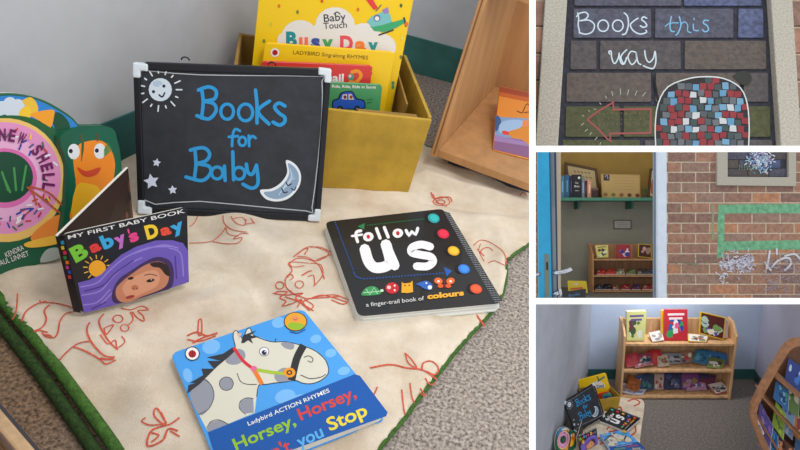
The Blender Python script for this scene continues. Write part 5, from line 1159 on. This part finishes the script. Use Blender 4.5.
# rack at the right
yr = E.floor((765, 490)).y
f = Frame(E, E.deep((760, 450), yr), Vector((1, -.12, 0)), Vector((0, 0, 1))); rk = thing('display_rack', f, 'slanted wooden rack packed with face-out picture books at the right edge', 'display rack')
f = f
side = [(806, 339.5), (795, 340.5), (788, 344), (781, 352), (770, 371), (759, 390), (752, 405), (750, 414), (752, 424), (757, 436), (763, 452), (768, 470), (775, 470), (769, 450), (763, 435), (758.5, 424), (757, 414), (759, 405), (766, 392), (776, 374), (786, 357), (791, 350), (797, 347), (806, 346)]
m = MB(); m.prism([f.uv(p) for p in side], -.045, 0, wood((150, 106, 76))); part('side_panel', m, rk, .004)
m = MB(); m.prism([f.uv(p, -.26) for p in ((778, 485), (768, 450), (757, 425), (757, 408), (765, 390), (776, 371), (786, 355), (795, 348), (860, 350), (860, 485))], -.30, -.26, wood((96, 66, 48))); part('back_board', m, rk)
for i, (p0, p1) in enumerate((((758, 418), (800, 486)), ((764, 399), (830, 470)), ((776, 378), (850, 440)))):
    m = MB(); u0, u1 = f.uv(p0, -.05), f.uv(p1, -.05); d = Vector((u1[0] - u0[0], u1[1] - u0[1])).normalized(); n = Vector((-d.y, d.x)) * .006
    m.prism([(u0[0] + n.x, u0[1] + n.y), (u0[0] - n.x, u0[1] - n.y), (u1[0] - n.x, u1[1] - n.y), (u1[0] + n.x, u1[1] + n.y)], -.24, -.05, wood((140, 98, 68))); part('shelf_rail', m, rk, .002)
GR = 'face-out books in the wooden rack at the right edge'
RB = [([(784.5, 379.5), (803, 395), (803, 368), (789, 358)], -.18, (36, 60, 130), [(20, 30, 70), (60, 110, 190), (170, 190, 220)], 'navy and blue picture book highest in the right hand rack'),
      ([(796, 372), (812, 380), (812, 350), (798, 352)], -.22, (176, 130, 60), [(190, 60, 60), (220, 200, 150)], 'yellow and red book at the top right corner of the rack'),
      ([(773, 398), (788, 412), (789, 391), (776, 381)], -.13, (34, 100, 160), [(60, 150, 120), (30, 60, 120), (120, 180, 210)], 'teal and blue picture book left of the green one in the rack'),
      ([(782, 404), (798, 418), (800, 394), (784, 382)], -.16, (96, 130, 70), [(190, 200, 150), (40, 70, 50), (220, 220, 210)], 'green leafy picture book in the middle of the rack'),
      ([(792, 398), (808, 412), (808, 386), (795, 381)], -.19, (110, 90, 60), [(60, 100, 50), (190, 90, 50), (200, 190, 150)], 'green and rust picture book near the right edge of the rack'),
      ([(772, 424), (783, 440), (786, 415), (776, 401)], -.11, (130, 160, 50), [(160, 190, 70), (90, 110, 40)], 'lime green book upright in the rack'),
      ([(780, 428), (792, 440), (795, 413), (783, 402)], -.14, (120, 150, 190), [(190, 200, 220), (70, 90, 140)], 'pale blue book right of the lime one in the rack'),
      ([(789, 432), (806, 446), (806, 420), (791, 410)], -.16, (190, 130, 80), [(220, 190, 160), (130, 90, 120), (150, 60, 60)], 'orange and tan book low at the right edge of the rack'),
      ([(757.5, 424), (770, 447), (773, 426), (760, 402)], -.08, (70, 60, 130), [(120, 80, 160), (40, 60, 140), (150, 110, 150)], 'purple and blue book at the left of the rack'),
      ([(752.5, 418), (761, 438), (764, 433), (755, 413)], -.06, (190, 190, 206), [(130, 110, 160), (90, 90, 110)], 'slim white edged book leaning lowest at the left of the rack'),
      ([(766, 446), (778, 466), (778, 436), (770, 424)], -.09, (30, 110, 170), [(60, 150, 200), (30, 70, 130)], 'turquoise book at the bottom of the rack'),
      ([(776, 452), (794, 474), (794, 448), (778, 434)], -.11, (96, 50, 40), [(200, 140, 100), (40, 24, 24)], 'dark brown book at the bottom of the rack right of the turquoise'),
      ([(758, 446), (768, 462), (771, 446), (761, 430)], -.05, (150, 130, 150), [(200, 190, 200), (90, 60, 110)], 'grey mauve book low against the side of the rack'),
      ([(781, 392), (794, 404), (797, 384), (784, 370)], -.24, (150, 170, 190), [(210, 214, 220), (60, 80, 120)], 'pale blue and white book behind the teal one in the rack'),
      ([(794, 452), (812, 464), (812, 444), (796, 434)], -.13, (70, 110, 160), [(200, 210, 220), (110, 140, 180)], 'light blue patterned book in the bottom right corner of the rack')]
for i, (q, off, base, cols, lab) in enumerate(RB):
    o0 = E.deep(q[0], yr - off); fr_ = Frame(E, o0, Vector((1, -.12, 0)), Vector((0, .25, 1)))
    o = [fr_.uv(p) for p in q]; t = thing('picture_book', fr_, lab, 'book', GR)
    m = MB(); m.prism(o, -.003, 0, mat(base, .4)); part('front_cover', m, t)
    m = MB(); m.prism([(x + .003, y_ - .003) for x, y_ in o], -.012, -.003, mat(PAGE, .8)); part('page_block', m, t)
    r = random.Random(300 + i)
    def cv(p, o=o):
        u, v = p; return ((o[0][0] * (1 - u) + o[1][0] * u) * (1 - v) + (o[3][0] * (1 - u) + o[2][0] * u) * v, (o[0][1] * (1 - u) + o[1][1] * u) * (1 - v) + (o[3][1] * (1 - u) + o[2][1] * u) * v)
    ar = Art(cv, z0=.0008, dz=.00005)
    for j in range(9):
        c = (r.uniform(.15, .85), r.uniform(.12, .88)); k = r.uniform(.06, .18)
        ar.poly([(min(.96, max(.04, c[0] + k * r.uniform(.6, 1.2) * math.cos(a))), min(.96, max(.04, c[1] + k * r.uniform(.6, 1.2) * math.sin(a)))) for a in [h * .9 for h in range(7)]], cols[j % len(cols)])
    part('cover_artwork', ar, t)

# =================================================================== white dividing walls between the four sets
def Cs(px, z): return Vector(((px[0] - PP[0]) / F * z, (px[1] - PP[1]) / F * z, z))
WW = mat((252, 252, 252), .9)
def wedge(name, x0, x1, y0, y1, za=.30, zb=.50):
    v = [Cs(p, z) for z in (za, zb) for p in ((x0, y0), (x1, y0), (x1, y1), (x0, y1))]
    m = MB(); m.add([(G @ WC) @ q for q in v], [(0, 1, 2, 3), (7, 6, 5, 4), (0, 4, 5, 1), (1, 5, 6, 2), (2, 6, 7, 3), (3, 7, 4, 0)], WW)
    o = link(name, m); o['kind'] = 'structure'; return o
wedge('wall_center', 529.2, 535.7, -80, 530)
wedge('wall_upper', 535.7, 900, 145.8, 152, .32)
wedge('wall_lower', 535.7, 900, 298, 304.2, .32)

# =================================================================== cut whatever runs into a dividing wall
import bmesh
bpy.context.view_layer.update()
Ci = (G @ WC).inverted()
dead = []
for o, pl in ALL:
    if pl is None or not o.data.vertices: continue
    T = Ci @ o.matrix_world
    x0, x1, y0, y1 = pl.window
    pls = []
    for val, ax, sg in ((x0, 0, 1), (x1, 0, -1), (y0, 1, 1), (y1, 1, -1)):
        if abs(val) >= BIG: continue
        k = (val - PP[ax]) / F; n = Vector((0, 0, -k)); n[ax] = 1; pls.append(n * sg)   # inside when n.dot(p) > 0
    co = [T @ v.co for v in o.data.vertices]
    for n in pls:
        d = [n.dot(c) for c in co]
        if max(d) <= 0: dead.append(o); break
        if min(d) < 0:
            if o.data.users > 1: o.data = o.data.copy()
            bm = bmesh.new(); bm.from_mesh(o.data)
            R3 = T.to_3x3(); nl = R3.transposed() @ n; p0 = T.inverted() @ Vector((0, 0, 0))
            bmesh.ops.bisect_plane(bm, geom=bm.verts[:] + bm.edges[:] + bm.faces[:], plane_co=p0, plane_no=nl, clear_inner=True)
            bm.to_mesh(o.data); bm.free(); co = [T @ v.co for v in o.data.vertices]
            if not co: dead.append(o); break
for o in set(dead):
    for c in list(o.children):
        if c not in dead: bpy.data.objects.remove(c)
for o in list(set(dead)): bpy.data.objects.remove(o)
for o in [x for x in bpy.data.objects if x.type == 'EMPTY' and not x.children]: bpy.data.objects.remove(o)

# =================================================================== light
w = bpy.data.worlds.new('daylight'); bpy.context.scene.world = w; w.use_nodes = True
w.node_tree.nodes['Background'].inputs[0].default_value = (1, 1, 1, 1); w.node_tree.nodes['Background'].inputs[1].default_value = 1.0
def lamp(name, pl, loc, to, size, power, col=(1, 1, 1), sy=None):
    L = bpy.data.lights.new(name, 'AREA'); L.size = size; L.energy = power; L.color = col
    if sy: L.shape = 'RECTANGLE'; L.size_y = sy
    o = bpy.data.objects.new(name, L); C.objects.link(o)
    d = (Vector(to) - Vector(loc)).normalized(); q = d.to_track_quat('-Z', 'Y').to_matrix().to_4x4(); q.translation = Vector(loc)
    o.matrix_world = pl.M @ q; return o
lamp('window_light', A, (.45, .5, 1.9), (-.25, 1.0, 0), .6, 15, (1, .98, .95))
lamp('room_fill', D, (1.9, 7.9, 2.4), (1.9, 9.4, 0.6), .5, 10, (1, .93, .8))  # unseen lamp added to brighten the dark room behind the doorway
lo_ = lamp('corner_fill', E, (0, 0, 0), (0, 1, 0), .3, 6.5, (.96, .98, 1)); lo_.data.spread = math.radians(120)  # added fill in mid-air, lifts the back of the reading corner
pa, pb = (G @ WC) @ Vector((1.55, .10, 5.02)), (G @ WC) @ Vector((1.55, .85, 6.0)); q = (pb - pa).to_track_quat('-Z', 'Y').to_matrix().to_4x4(); q.translation = pa; lo_.matrix_world = q
lamp('sky_light', B, (-.2, .4, 3.6), (.3, 1.5, 1.7), .8, 1, (.9, .95, 1))
cam = bpy.data.cameras.new('camera'); co = bpy.data.objects.new('camera', cam); C.objects.link(co)
cam.sensor_width = 36; cam.lens = 36 * F / 800; cam.shift_x = -(PP[0] - 400) / 800; cam.clip_start = .02; cam.clip_end = 60
co.matrix_world = G @ WC @ Matrix(((1, 0, 0, 0), (0, -1, 0, 0), (0, 0, -1, 0), (0, 0, 0, 1)))
sc = bpy.context.scene; sc.camera = co
sc.view_settings.view_transform = 'Standard'; sc.view_settings.look = 'None'; sc.view_settings.exposure = 0; sc.view_settings.gamma = 1
sc.cycles.max_bounces = 8
